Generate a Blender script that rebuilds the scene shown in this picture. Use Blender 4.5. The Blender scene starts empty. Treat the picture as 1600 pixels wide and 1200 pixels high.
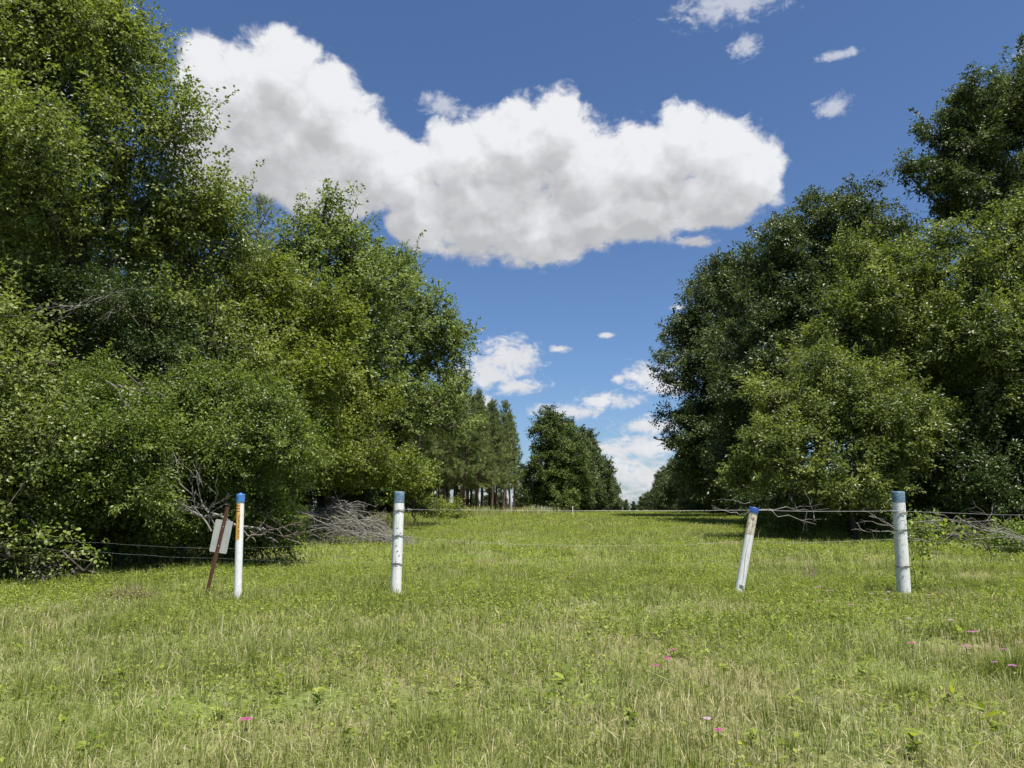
import bpy, math, random
import numpy as np
from mathutils import Vector, Matrix

scene = bpy.context.scene
COL = scene.collection
R = math.radians
random.seed(7)

# ------------------------------------------------------------------ camera
FPX, PITCH, EYE = 1164.0, R(9.6), 1.15        # focal length in photo pixels (1600 wide)
CP, SP = math.cos(PITCH), math.sin(PITCH)
cam_d = bpy.data.cameras.new('camera')
cam_d.sensor_width = 36.0
cam_d.lens = FPX / 1600 * 36
cam_d.clip_start, cam_d.clip_end = 0.05, 6000
cam = bpy.data.objects.new('camera', cam_d)
COL.objects.link(cam)
cam.location = (0, 0, EYE)
cam.rotation_euler = (R(90) + PITCH, 0, 0)
scene.camera = cam


def ray(px, py):
    dx, dy = px - 800, 600 - py
    return np.array([dx, FPX * CP - dy * SP, FPX * SP + dy * CP])


def at(px, py, Y):
    """point of the place seen along a photo pixel, at Y metres ahead"""
    d = ray(px, py)
    t = Y / d[1]
    return np.array([d[0] * t, Y, EYE + d[2] * t])


def azel(px, py):
    d = ray(px, py)
    return math.degrees(math.atan2(d[0], d[1])), math.degrees(math.atan2(d[2], math.hypot(d[0], d[1])))


LANE = 0.161                                   # the lane runs ahead, bearing slightly right


def gz(x, y):
    """height of the ground: flat verge, field rising very gently away"""
    x = np.asarray(x, float); y = np.asarray(y, float)
    t = np.clip((y - 9) / 70, 0, 1)
    z = 0.86 * (1 - (1 - t) ** 1.6)
    z = z + 0.018 * np.sin(1.3 * x + 0.7 * y) * np.sin(0.9 * y - 0.4 * x + 1) + 0.03 * np.sin(0.37 * x + 1.7) * np.sin(0.29 * y)
    return z


def ground(px, py):
    Y = 10.0
    d = ray(px, py)
    for _ in range(60):
        p = d * (Y / d[1])
        h = EYE - float(gz(p[0], Y))
        Yn = h * d[1] / max(1e-6, -d[2])
        Y = 0.5 * Y + 0.5 * min(Yn, 400)
    p = d * (Y / d[1])
    return np.array([p[0], Y, float(gz(p[0], Y))])


# ------------------------------------------------------------------ numpy noise
def _hash(ix, iy, seed):
    n = (ix.astype(np.int64) * 374761393 + iy.astype(np.int64) * 668265263 + seed * 974711) & 0xffffffff
    n = ((n ^ (n >> 13)) * 1274126177) & 0xffffffff
    return ((n ^ (n >> 16)) & 0xffff) / 65535.0


def vnoise(x, y, seed=0, octaves=3):
    x = np.asarray(x, float); y = np.asarray(y, float)
    out = np.zeros_like(x); amp, tot = 1.0, 0.0
    for o in range(octaves):
        ix, iy = np.floor(x), np.floor(y)
        fx, fy = x - ix, y - iy
        fx, fy = fx * fx * (3 - 2 * fx), fy * fy * (3 - 2 * fy)
        a, b = _hash(ix, iy, seed + o), _hash(ix + 1, iy, seed + o)
        c, d = _hash(ix, iy + 1, seed + o), _hash(ix + 1, iy + 1, seed + o)
        out += amp * ((a * (1 - fx) + b * fx) * (1 - fy) + (c * (1 - fx) + d * fx) * fy)
        tot += amp; amp *= 0.5; x, y = x * 2.03 + 11.3, y * 2.03 + 5.7
    return out / tot


def vnoise3(p, seed=0):
    p = np.asarray(p, float)
    i = np.floor(p).astype(np.int64); f = p - i; f = f * f * (3 - 2 * f)
    out = np.zeros(len(p))
    for dz in (0, 1):
        for dy in (0, 1):
            for dx in (0, 1):
                h = _hash(i[:, 0] + dx + (i[:, 2] + dz) * 1013, i[:, 1] + dy, seed)
                out += h * np.where(dx, f[:, 0], 1 - f[:, 0]) * np.where(dy, f[:, 1], 1 - f[:, 1]) * np.where(dz, f[:, 2], 1 - f[:, 2])
    return out


def unit(v):
    return v / np.maximum(1e-9, np.linalg.norm(v, axis=-1, keepdims=True))


# ------------------------------------------------------------------ object helpers
class Geo:
    """collects vertices and faces; build() links them as ONE mesh object"""
    def __init__(self):
        self.v, self.f3, self.f4, self.t3, self.t4, self.n = [], [], [], [], [], 0

    def add(self, v, f, tint=None):
        v = np.asarray(v, np.float32).reshape(-1, 3)
        f = np.asarray(f, np.int64)
        if len(f) == 0:
            return
        t = np.full(len(f), 0.5, np.float32) if tint is None else np.broadcast_to(np.asarray(tint, np.float32), (len(f),))
        (self.f3 if f.shape[1] == 3 else self.f4).append(f + self.n)
        (self.t3 if f.shape[1] == 3 else self.t4).append(t)
        self.v.append(v)
        self.n += len(v)

    def mesh(self, name, mat, smooth=False):
        me = bpy.data.meshes.new(name)
        v = np.concatenate(self.v)
        f3 = np.concatenate(self.f3) if self.f3 else np.zeros((0, 3), np.int64)
        f4 = np.concatenate(self.f4) if self.f4 else np.zeros((0, 4), np.int64)
        t = np.concatenate(self.t3 + self.t4)
        me.vertices.add(len(v)); me.vertices.foreach_set('co', v.ravel())
        nl = f3.size + f4.size
        me.loops.add(nl)
        me.loops.foreach_set('vertex_index', np.concatenate([f3.ravel(), f4.ravel()]).astype(np.int32))
        me.polygons.add(len(f3) + len(f4))
        starts = np.concatenate([np.arange(len(f3)) * 3, f3.size + np.arange(len(f4)) * 4]).astype(np.int32)
        me.polygons.foreach_set('loop_start', starts)
        if smooth:
            me.polygons.foreach_set('use_smooth', np.ones(len(starts), bool))
        me.update(calc_edges=True)
        if not smooth:
            me.shade_flat()
        a = me.attributes.new('tint', 'FLOAT', 'FACE')
        a.data.foreach_set('value', t)
        me.materials.append(mat)
        return me

    def build(self, name, mat, parent=None, smooth=False):
        return link(name, self.mesh(name, mat, smooth), parent)


def link(name, data, parent=None, loc=None):
    o = bpy.data.objects.new(name, data)
    COL.objects.link(o)
    if parent is not None:
        o.parent = parent
    if loc is not None:
        o.location = loc
    return o


def tag(o, label=None, cat=None, group=None, kind=None):
    for k, v in (('label', label), ('category', cat), ('group', group), ('kind', kind)):
        if v:
            o[k] = v
    return o


def thing(name, label, cat, loc=(0, 0, 0), group=None):
    o = link(name, None, None, tuple(float(c) for c in loc))
    o.empty_display_size = 0.3
    return tag(o, label, cat, group)


def copy_tree(src, loc, rotz=0.0, scale=1.0, label=None, group=None):
    r = src.copy(); COL.objects.link(r)
    r.location = tuple(float(c) for c in loc)
    r.rotation_euler = (0, 0, rotz)
    r.scale = (scale, scale, scale) if np.isscalar(scale) else scale
    if label: r['label'] = label
    if group: r['group'] = group
    for ch in list(src.children):
        c = ch.copy(); COL.objects.link(c); c.parent = r
        for g in ch.children:
            d = g.copy(); COL.objects.link(d); d.parent = c
    return r


# ------------------------------------------------------------------ shape generators
def tube(pts, rad, sides=6, cap=True):
    pts = np.asarray(pts, float); rad = np.broadcast_to(np.asarray(rad, float), (len(pts),))
    d = np.gradient(pts, axis=0); d = unit(d)
    ref = np.array([0.0, 0, 1]) if abs(d[:, 2]).mean() < 0.8 else np.array([1.0, 0, 0])
    u = unit(np.cross(d, ref)); w = np.cross(d, u)
    a = np.linspace(0, 2 * math.pi, sides, endpoint=False)
    ring = np.cos(a)[None, :, None] * u[:, None, :] + np.sin(a)[None, :, None] * w[:, None, :]
    v = (pts[:, None, :] + ring * rad[:, None, None]).reshape(-1, 3)
    k = len(pts)
    i = np.arange(k - 1)[:, None] * sides; j = np.arange(sides)[None, :]; jn = (j + 1) % sides
    f = np.stack([i + j, i + jn, i + sides + jn, i + sides + j], -1).reshape(-1, 4)
    return v, f


def add_tube(g, pts, rad, sides=6, tint=0.5):
    v, f = tube(pts, rad, sides)
    g.add(v, f, tint)


def wiggle(a, b, n, amp, rng, sag=0.0):
    a, b = np.asarray(a, float), np.asarray(b, float)
    t = np.linspace(0, 1, n)[:, None]
    p = a + (b - a) * t
    w = rng.normal(0, amp, (n, 3)); w[0] = 0; w[-1] *= 0.3
    p = p + w
    p[:, 2] -= sag * (4 * t * (1 - t))[:, 0]
    return p


def prisms(a, b, ra, rb):
    """many thin three-sided twigs at once"""
    a, b = np.asarray(a, float), np.asarray(b, float)
    d = unit(b - a)
    u = unit(np.cross(d, np.array([0.31, 0.17, 0.93]))); w = np.cross(d, u)
    n = len(a); vs = []
    for p, r in ((a, ra), (b, rb)):
        for k in range(3):
            th = k * 2 * math.pi / 3
            vs.append(p + (u * math.cos(th) + w * math.sin(th)) * np.reshape(r, (-1, 1)))
    v = np.stack(vs, 1).reshape(-1, 3)
    o = np.arange(n)[:, None] * 6
    f = np.concatenate([o + np.array([[0, 1, 4, 3]]), o + np.array([[1, 2, 5, 4]]), o + np.array([[2, 0, 3, 5]])])
    return v, f


def leaf_quads(p, ax, nrm, L, W, fold=0.18):
    ax = unit(ax); b = unit(np.cross(nrm, ax)); n = np.cross(ax, b)
    L = np.reshape(L, (-1, 1)); W = np.reshape(W, (-1, 1))
    v = np.stack([p - ax * L * .5, p + b * W * .5 + n * W * fold - ax * L * .06, p + ax * L * .5, p - b * W * .5 + n * W * fold - ax * L * .06], 1)
    f = np.arange(len(p))[:, None] * 4 + np.arange(4)[None, :]
    return v.reshape(-1, 3), f


def crown(rng, lobes, leaf=(0.06, 0.035), lai=2.6, per=70, spray=(0.35, 0.9), sig=0.16, up=0.55, shell=0.45, shoot=0.18, droop=0.0, tint_jit=0.22, clump=.8, gap=.38, sub=9):
    """leaves + twigs for a union of ellipsoid lobes (cx, cy, cz, rx, ry, rz)"""
    lob0 = np.asarray(lobes, float)
    out_l, dens_l = [], []
    for l in lob0:                                       # every lobe breaks up into smaller leaf masses on a thin core
        rm = l[3:].mean()
        k = int(np.clip(sub * (0.6 + rm / 1.6), 5, 16))
        out_l.append(np.concatenate([l[:3], l[3:] * .66])); dens_l.append(.5)
        for q in range(k):
            d = unit(rng.normal(0, 1, 3))
            if d[2] < -.5: d[2] *= .5
            rs = rng.uniform(.24, .46)
            c = l[:3] + d * l[3:] * rng.uniform(.52, .90)
            out_l.append(np.concatenate([c, l[3:] * rs * np.array([1.1, 1.1, .85]) * rng.uniform(.85, 1.15, 3)])); dens_l.append(1.0)
    lob = np.array(out_l)
    sid = int(rng.integers(1, 9999))
    area_leaf = leaf[0] * leaf[1] * 0.5
    P, AX, N, T, LL = [], [], [], [], []
    ta, tb = [], []
    cc = lob[:, :3]; rr = lob[:, 3:]
    for li, l in enumerate(lob):
        a, b, c = l[3:]
        p_ = 1.6
        area = 4 * math.pi * (((a * b) ** p_ + (a * c) ** p_ + (b * c) ** p_) / 3) ** (1 / p_)
        nc = max(1, int(area * lai * 1.25 * dens_l[li] / area_leaf / per))
        ltint = rng.normal(0, .09)
        d = unit(rng.normal(0, 1, (nc, 3)))
        # uneven, lumpy surface with bays
        lump = np.zeros(nc)
        for k in range(4):
            q = unit(rng.normal(0, 1, 3))
            lump += 0.16 * np.exp(4.5 * (d @ q - 1)) - 0.035
        fr = (1 - shell * rng.random(nc) ** 1.7) * (1 + lump) * (1 + rng.normal(0, 0.05, nc))
        c0 = l[:3] + d * rr[li] * fr[:, None]
        keep = np.ones(nc, bool)
        for lj in range(len(lob)):                       # leave out what lies deep inside another lobe
            if lj != li:
                keep &= (np.linalg.norm((c0 - cc[lj]) / rr[lj], axis=1) > 0.62)
        keep &= c0[:, 2] > 0.1
        # lumps and bays of about a metre, and smaller ones: gaps where the shade inside shows
        fq = 1.15 / clump
        nz = .6 * vnoise3(c0 * fq + li, sid) + .4 * vnoise3(c0 * fq * 2.3 + 5, sid + 7)
        keep &= rng.random(nc) < np.clip((nz - gap) * 5.0, 0.03, 1)
        c0 = c0 + d * ((nz - .5) * .9 * clump)[:, None]
        for k in range(2):
            q = unit(rng.normal(0, 1, 3))
            keep &= ~((d @ q > 0.955) & (rng.random(nc) < 0.8))
        c0, d = c0[keep], d[keep]
        nc = len(c0)
        if nc == 0:
            continue
        out = unit(d / rr[li])
        sdir = unit(out * 0.8 + np.array([0, 0, 0.25 - droop]) + rng.normal(0, 0.5, (nc, 3)))
        ln = rng.uniform(spray[0], spray[1], nc)
        sh = rng.random(nc) < shoot
        ln[sh] *= 1.6
        sdir[sh] = unit(sdir[sh] + np.array([0, 0, 0.5 - droop]))
        sg = sig * rng.uniform(0.6, 1.35, nc); sg[sh] *= 0.6
        ctint = np.clip(rng.normal(0.5 + ltint, 0.16, nc), 0, 1)
        m = per
        u = rng.random((nc, m))
        pn = unit(np.array([0, 0, 1.0]) * 0.9 + out * 0.3 + rng.normal(0, 0.25, (nc, 3)))     # plane of the spray
        g = rng.normal(0, 1, (nc, m, 3))
        g = g - pn[:, None, :] * ((g * pn[:, None, :]).sum(-1, keepdims=True) * 0.5)
        pos = c0[:, None, :] + sdir[:, None, :] * (ln[:, None] * (u - 0.25))[..., None] + g * (sg[:, None] * (1.15 - 0.65 * u))[..., None]
        pos[..., 2] -= droop * 0.6 * u ** 2 * ln[:, None]
        ax = sdir[:, None, :] * 0.5 + g * 0.6 + rng.normal(0, 0.35, (nc, m, 3)) + np.array([0, 0, -0.25])
        nn = unit(np.array([0, 0, up]) + out[:, None, :] * 0.35 + rng.normal(0, 0.55, (nc, m, 3)))
        P.append(pos.reshape(-1, 3)); AX.append(ax.reshape(-1, 3)); N.append(nn.reshape(-1, 3))
        T.append(np.clip(ctint[:, None] + rng.normal(0, tint_jit, (nc, m)), 0, 1).ravel())
        LL.append(rng.uniform(0.65, 1.25, nc * m))
        ta.append(c0 - sdir * (ln * 0.9)[:, None]); tb.append(c0 + sdir * (ln * 0.7)[:, None])
    P = np.concatenate(P); AX = np.concatenate(AX); N = np.concatenate(N); T = np.concatenate(T); LL = np.concatenate(LL)
    k = P[:, 2] > 0.03
    P, AX, N, T, LL = P[k], AX[k], N[k], T[k], LL[k]
    g = Geo()
    v, f = leaf_quads(P, AX, N, leaf[0] * LL, leaf[1] * LL)
    g.add(v, f, T)
    return g, np.concatenate(ta), np.concatenate(tb), lob


def woody(rng, base, top, r0, lobes, ta, tb, twig=0.008, lean=0.15, twig_share=0.35, limb=0.35, subl=None):
    """trunk, limbs to the lobes, branches and twigs as one mesh"""
    g = Geo()
    base, top = np.asarray(base, float), np.asarray(top, float)
    n = 9
    path = wiggle(base, top, n, lean, rng); path[0] = base
    path[0, 2] -= 0.15
    t = np.linspace(0, 1, n)
    rad = r0 * (1 - 0.8 * t) ; rad[0] *= 1.35
    add_tube(g, path, rad, 9)
    lob = np.asarray(lobes, float)
    hubs = []
    H = max(0.3, top[2] - base[2])
    for l in lob:
        tz = np.clip((l[2] - base[2]) / H * 0.72, 0.12, 0.9)
        s = np.array([np.interp(tz, t, path[:, k]) for k in range(3)])
        e = l[:3] + rng.normal(0, 0.12, 3) * l[3:]
        p = wiggle(s, e, 6, 0.10 * np.linalg.norm(e - s) / 3, rng)
        r = np.interp(tz, t, rad) * limb * 1.6
        add_tube(g, p, np.linspace(r, r * 0.35, 6), 6)
        hubs.append((p, r))
    P = np.concatenate([h[0][2:] for h in hubs])
    for l in (subl if subl is not None else []):         # branches to the smaller masses
        dd = np.linalg.norm(P - l[:3], axis=1)
        s = P[dd.argmin()]
        p = wiggle(s, l[:3], 5, .06 * dd.min(), rng)
        add_tube(g, p, np.linspace(twig * 4, twig * 1.6, 5), 4)
    # secondary branches from limbs to twigs
    if len(ta):
        sel = rng.random(len(ta)) < twig_share
        a, b = ta[sel], tb[sel]
        if len(a):
            v, f = prisms(a, b, np.full(len(a), twig), np.full(len(a), twig * 0.4)); g.add(v, f, 0.5)
            pick = rng.permutation(len(a))[: max(30, len(a) // 9)]
            P = np.concatenate([h[0][2:] for h in hubs])
            mids = []
            for i in pick:
                dd = np.linalg.norm(P - a[i], axis=1)
                s = P[dd.argmin()]
                mids.append((s, a[i]))
            s = np.array([m[0] for m in mids]); e = np.array([m[1] for m in mids])
            mid = (s + e) / 2 + rng.normal(0, 0.12, s.shape) + np.array([0, 0, 0.1])
            v, f = prisms(s, mid, np.full(len(s), twig * 3), np.full(len(s), twig * 2.2)); g.add(v, f, 0.5)
            v, f = prisms(mid, e, np.full(len(s), twig * 2.2), np.full(len(s), twig)); g.add(v, f, 0.5)
    return g


# ------------------------------------------------------------------ materials
def new_mat(name):
    m = bpy.data.materials.new(name); m.use_nodes = True
    nt = m.node_tree; nt.nodes.clear()
    out = nt.nodes.new('ShaderNodeOutputMaterial')
    return m, nt, out


def N(nt, typ, **kw):
    n = nt.nodes.new(typ)
    for k, v in kw.items():
        if k.startswith('i_'):
            n.inputs[k[2:].replace('_', ' ')].default_value = v
        else:
            setattr(n, k, v)
    return n


def ramp(nt, fac, stops):
    r = nt.nodes.new('ShaderNodeValToRGB')
    e = r.color_ramp.elements
    while len(e) > len(stops): e.remove(e[-1])
    while len(e) < len(stops): e.new(1.0)
    for el, (p, c) in zip(e, stops):
        el.position = p; el.color = (*c, 1)
    nt.links.new(fac, r.inputs[0])
    return r.outputs[0]


def leaf_mat(name, stops, trans=0.40, rough=0.42, spec=0.45, tcol=(1.25, 1.35, 0.55), gain=1):
    m, nt, out = new_mat(name)
    at_ = N(nt, 'ShaderNodeAttribute', attribute_name='tint')
    if gain != 1: stops = [(q, tuple(min(.9, x * gain) for x in c)) for q, c in stops]
    col = ramp(nt, at_.outputs['Fac'], stops)
    p = N(nt, 'ShaderNodeBsdfPrincipled')
    p.inputs['Roughness'].default_value = rough
    p.inputs['Specular IOR Level'].default_value = spec
    nt.links.new(col, p.inputs['Base Color'])
    mul = N(nt, 'ShaderNodeMix', data_type='RGBA', blend_type='MULTIPLY')
    mul.inputs[0].default_value = 1.0
    mul.inputs[7].default_value = (*tcol, 1)
    nt.links.new(col, mul.inputs[6])
    tr = N(nt, 'ShaderNodeBsdfTranslucent')
    nt.links.new(mul.outputs[2], tr.inputs[0])
    mx = N(nt, 'ShaderNodeMixShader'); mx.inputs[0].default_value = trans
    nt.links.new(p.outputs[0], mx.inputs[1]); nt.links.new(tr.outputs[0], mx.inputs[2])
    nt.links.new(mx.outputs[0], out.inputs[0])
    return m


def noise_mat(name, stops, scale=8, rough=0.85, bump=0.3, stretch=(1, 1, 1), detail=6, spec=0.2, dist=0.02):
    m, nt, out = new_mat(name)
    tc = N(nt, 'ShaderNodeTexCoord')
    mp = N(nt, 'ShaderNodeMapping'); mp.inputs['Scale'].default_value = stretch
    nt.links.new(tc.outputs['Object'], mp.inputs[0])
    nz = N(nt, 'ShaderNodeTexNoise'); nz.inputs['Scale'].default_value = scale; nz.inputs['Detail'].default_value = detail; nz.inputs['Roughness'].default_value = 0.62
    nt.links.new(mp.outputs[0], nz.inputs['Vector'])
    col = ramp(nt, nz.outputs['Fac'], stops)
    p = N(nt, 'ShaderNodeBsdfPrincipled')
    p.inputs['Roughness'].default_value = rough; p.inputs['Specular IOR Level'].default_value = spec
    nt.links.new(col, p.inputs['Base Color'])
    if bump:
        b = N(nt, 'ShaderNodeBump'); b.inputs['Strength'].default_value = bump; b.inputs['Distance'].default_value = dist
        nt.links.new(nz.outputs['Fac'], b.inputs['Height']); nt.links.new(b.outputs[0], p.inputs['Normal'])
    nt.links.new(p.outputs[0], out.inputs[0])
    return m


M = {}
# leaves: dark / mid / light young leaves of each species
M['leaf_mixed'] = leaf_mat('leaf_mixed', [(0.0, (.050, .068, .018)), (0.5, (.125, .152, .042)), (1.0, (.235, .262, .085))], spec=.3, gain=1.28)
M['leaf_yellow'] = leaf_mat('leaf_yellow', [(0.0, (.060, .080, .014)), (0.5, (.150, .182, .034)), (1.0, (.270, .295, .068))], spec=.3, gain=1.08)
M['leaf_gum'] = leaf_mat('leaf_gum', [(0.0, (.070, .098, .030)), (0.5, (.165, .210, .066)), (1.0, (.280, .325, .120))], spec=.3)
M['leaf_bush'] = leaf_mat('leaf_bush', [(0.0, (.044, .066, .014)), (0.5, (.112, .152, .030)), (1.0, (.210, .250, .062))], rough=0.4, spec=.35, gain=1.2)
M['leaf_oak'] = leaf_mat('leaf_oak', [(0.0, (.024, .038, .013)), (0.5, (.062, .086, .028)), (1.0, (.140, .168, .060))], trans=0.25, spec=.3, gain=1.12)
M['leaf_lane'] = leaf_mat('leaf_lane', [(0.0, (.034, .056, .016)), (0.5, (.092, .128, .036)), (1.0, (.190, .225, .070))], spec=.25)
M['leaf_laurel'] = leaf_mat('leaf_laurel', [(0.0, (.042, .062, .015)), (0.5, (.130, .165, .042)), (1.0, (.270, .300, .092))], rough=0.4, spec=.35, gain=1.0)
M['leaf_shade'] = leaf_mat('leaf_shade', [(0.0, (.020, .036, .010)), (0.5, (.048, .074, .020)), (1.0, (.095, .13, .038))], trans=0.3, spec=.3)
M['leaf_vine'] = leaf_mat('leaf_vine', [(0.0, (.08, .12, .02)), (0.5, (.16, .22, .04)), (1.0, (.26, .31, .07))], spec=.3)
M['needle'] = leaf_mat('needle', [(0.0, (.065, .088, .026)), (0.5, (.150, .185, .058)), (1.0, (.26, .29, .11))], trans=0.2, rough=0.5, spec=.3)
M['bark'] = noise_mat('bark', [(0.3, (.035, .028, .022)), (0.55, (.085, .072, .060)), (0.8, (.17, .155, .135))], 7, stretch=(1, 1, .25), bump=.6, dist=.05)
M['bark_pine'] = noise_mat('bark_pine', [(0.3, (.05, .034, .026)), (0.55, (.12, .085, .066)), (0.8, (.20, .15, .125))], 6, stretch=(1, 1, .3), bump=.6, dist=.05)
M['dead'] = noise_mat('dead', [(0.3, (.09, .085, .075)), (0.55, (.21, .195, .17)), (0.8, (.35, .335, .30))], 9, bump=.3)
M['dead_brown'] = noise_mat('dead_brown', [(0.3, (.07, .055, .04)), (0.55, (.14, .115, .09)), (0.8, (.24, .20, .16))], 9, bump=.3)
M['straw'] = leaf_mat('straw', [(0.0, (.16, .12, .075)), (0.5, (.30, .24, .15)), (1.0, (.46, .39, .26))], trans=0.25, rough=.6, spec=.2, tcol=(1, 1, .9))
M['grass'] = leaf_mat('grass', [(0.0, (.085, .115, .020)), (0.35, (.195, .225, .056)), (0.62, (.315, .335, .105)), (0.8, (.43, .40, .20)), (1.0, (.58, .51, .34))], trans=0.35, rough=.5, spec=.3, tcol=(1.15, 1.2, .6), gain=1.1)
M['weed'] = leaf_mat('weed', [(0.0, (.10, .140, .018)), (0.5, (.21, .26, .04)), (1.0, (.36, .39, .08))], trans=0.45, rough=.5, spec=.25)
M['stem'] = noise_mat('stem', [(.3, (.11, .15, .04)), (.8, (.22, .22, .09))], 20, bump=0)


def ground_mat():
    m, nt, out = new_mat('ground_soil')
    tc = N(nt, 'ShaderNodeTexCoord')
    n1 = N(nt, 'ShaderNodeTexNoise'); n1.inputs['Scale'].default_value = .55; n1.inputs['Detail'].default_value = 5
    n2 = N(nt, 'ShaderNodeTexNoise'); n2.inputs['Scale'].default_value = 28; n2.inputs['Detail'].default_value = 6; n2.inputs['Roughness'].default_value = .7
    for n in (n1, n2): nt.links.new(tc.outputs['Object'], n.inputs['Vector'])
    a = ramp(nt, n2.outputs['Fac'], [(.3, (.06, .065, .025)), (.5, (.15, .14, .06)), (.62, (.28, .235, .14)), (.75, (.42, .35, .24))])
    b = ramp(nt, n2.outputs['Fac'], [(.3, (.06, .085, .02)), (.55, (.13, .175, .036)), (.75, (.24, .27, .08))])
    mix = N(nt, 'ShaderNodeMix', data_type='RGBA')
    f = ramp(nt, n1.outputs['Fac'], [(.38, (0, 0, 0)), (.6, (1, 1, 1))])
    nt.links.new(f, mix.inputs[0]); nt.links.new(a, mix.inputs[6]); nt.links.new(b, mix.inputs[7])
    p = N(nt, 'ShaderNodeBsdfPrincipled'); p.inputs['Roughness'].default_value = .9; p.inputs['Specular IOR Level'].default_value = .1
    nt.links.new(mix.outputs[2], p.inputs['Base Color'])
    bp = N(nt, 'ShaderNodeBump'); bp.inputs['Strength'].default_value = .8; bp.inputs['Distance'].default_value = .03
    nt.links.new(n2.outputs['Fac'], bp.inputs['Height']); nt.links.new(bp.outputs[0], p.inputs['Normal'])
    nt.links.new(p.outputs[0], out.inputs[0])
    return m


M['ground'] = ground_mat()

# ------------------------------------------------------------------ ground
def build_ground():
    ys = np.concatenate([np.linspace(-60, 0, 13)[:-1], np.linspace(0, 40, 81)[:-1], np.linspace(40, 140, 51)[:-1], np.array([140, 200, 300, 500, 900, 1800, 3500])])
    xs = np.concatenate([-np.array([3500, 1500, 700, 300, 150, 90]), np.linspace(-60, 60, 121), np.array([90, 150, 300, 700, 1500, 3500])])
    X, Y = np.meshgrid(xs, ys)
    Z = gz(X, Y)
    far = np.clip((np.hypot(X, Y) - 120) / 60, 0, 1)
    Z = Z * (1 - far) + far * 0.86 * (Y > 0)
    v = np.stack([X, Y, Z], -1).reshape(-1, 3)
    nx = len(xs)
    i = np.arange(len(ys) - 1)[:, None] * nx + np.arange(nx - 1)[None, :]
    f = np.stack([i, i + 1, i + nx + 1, i + nx], -1).reshape(-1, 4)
    g = Geo(); g.add(v, f)
    tag(g.build('ground', M['ground'], smooth=True), 'grassy verge and field running away between the two rows of trees', 'ground', kind='structure')


build_ground()

# ------------------------------------------------------------------ trees
def L(px, py, Y, rx, rz=None, ry=None):
    """a crown lobe seen at a pixel, Y metres away; radii in photo pixels at that distance"""
    p = at(px, py, Y); s = Y / 1180.0
    rz = rx if rz is None else rz
    a, c = rx * s, rz * s
    return [p[0], p[1], p[2], a, (ry if ry else (a + c) / 2), c]


def make_tree(name, label, cat, lobes, mat, seed, base=None, top=None, r0=0.14, group=None, parts=('trunk', 'crown'), **kw):
    rng = np.random.default_rng(seed)
    lob = np.asarray(lobes, float)
    if base is None:
        bx, by = lob[:, 0].mean(), lob[:, 1].mean()
    else:
        bx, by = base
    bz = float(gz(bx, by))
    o = np.array([bx, by, bz])
    rel = lob.copy(); rel[:, :3] -= o
    wk = {k: kw.pop(k) for k in ('twig', 'lean', 'twig_share', 'limb') if k in kw}
    g, ta, tb, subl = crown(rng, rel, **kw)
    if top is None:
        k = rel[:, 2].argmax(); tp = rel[k, :3] * np.array([.8, .8, 1])
    else:
        tp = np.asarray(top) - o
    w = woody(rng, (0, 0, 0), tp, r0, rel, ta, tb, subl=subl, **wk)
    root = thing(name, label, cat, o, group)
    w.build(parts[0], M['bark'], root, smooth=True)
    g.build(parts[1], M[mat], root)
    return root


TG = 'trees and shrubs along the left of the field'
RG = 'trees along the right of the field'
# ---- left of the field, nearest first
make_tree('tall_tree', 'tallest leafy tree on the left, its top out of the picture', 'tree',
          [L(30, 40, 15.5, 170, 170), L(140, 110, 15.5, 110, 130), L(212, 215, 15.2, 80, 115), L(60, 300, 14.5, 150, 150),
           L(235, 330, 15.9, 70, 60), L(305, 310, 15.5, 48, 55), L(-120, 200, 15, 160, 240), L(70, -90, 16, 150, 120), L(-10, 460, 14.2, 90, 90)],
          'leaf_mixed', 11, base=(-8.6, 15.6), top=at(150, 60, 15.6), r0=.17, leaf=(.090, .058), lai=1.45, per=45, shoot=.32, spray=(.4, 1.15), group=TG)
make_tree('broadleaf_tree', 'leafy tree leaning out right of the tallest tree, above the round bush', 'tree',
          [L(300, 400, 16.5, 90, 100), L(360, 350, 16.8, 55, 60), L(250, 500, 16.2, 100, 90), L(330, 530, 16, 80, 80)],
          'leaf_mixed', 12, base=(-7.6, 17.4), r0=.11, leaf=(.088, .056), lai=1.5, per=45, shoot=.3, spray=(.4, 1.1), group=TG)
make_tree('broadleaf_tree', 'yellow-green tree standing in front of the taller green spire-topped tree', 'tree',
          [L(420, 470, 20, 75, 75), L(470, 500, 20.5, 70, 80), L(380, 520, 19.8, 80, 90), L(440, 590, 19.8, 110, 90), L(500, 560, 20.6, 60, 80), L(440, 690, 20, 100, 80)],
          'leaf_yellow', 13, base=(-6.3, 20.6), r0=.13, leaf=(.10, .062), lai=1.6, per=60, group=TG)
make_tree('broadleaf_tree', 'spire-topped green tree with loose upright shoots against the cloud', 'tree',
          [L(508, 335, 27, 26, 48), L(478, 350, 27, 20, 40), L(546, 352, 27.3, 22, 40), L(505, 385, 27, 55, 60), L(455, 400, 27, 40, 50), L(560, 400, 27.5, 42, 45), L(510, 460, 27, 85, 80), L(580, 450, 27.5, 50, 70), L(540, 560, 27, 90, 90)],
          'leaf_gum', 14, base=(-6.6, 27.6), r0=.15, leaf=(.125, .085), lai=1.35, per=45, shoot=.4, spray=(.4, 1.1), sig=.16, group=TG)
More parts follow.
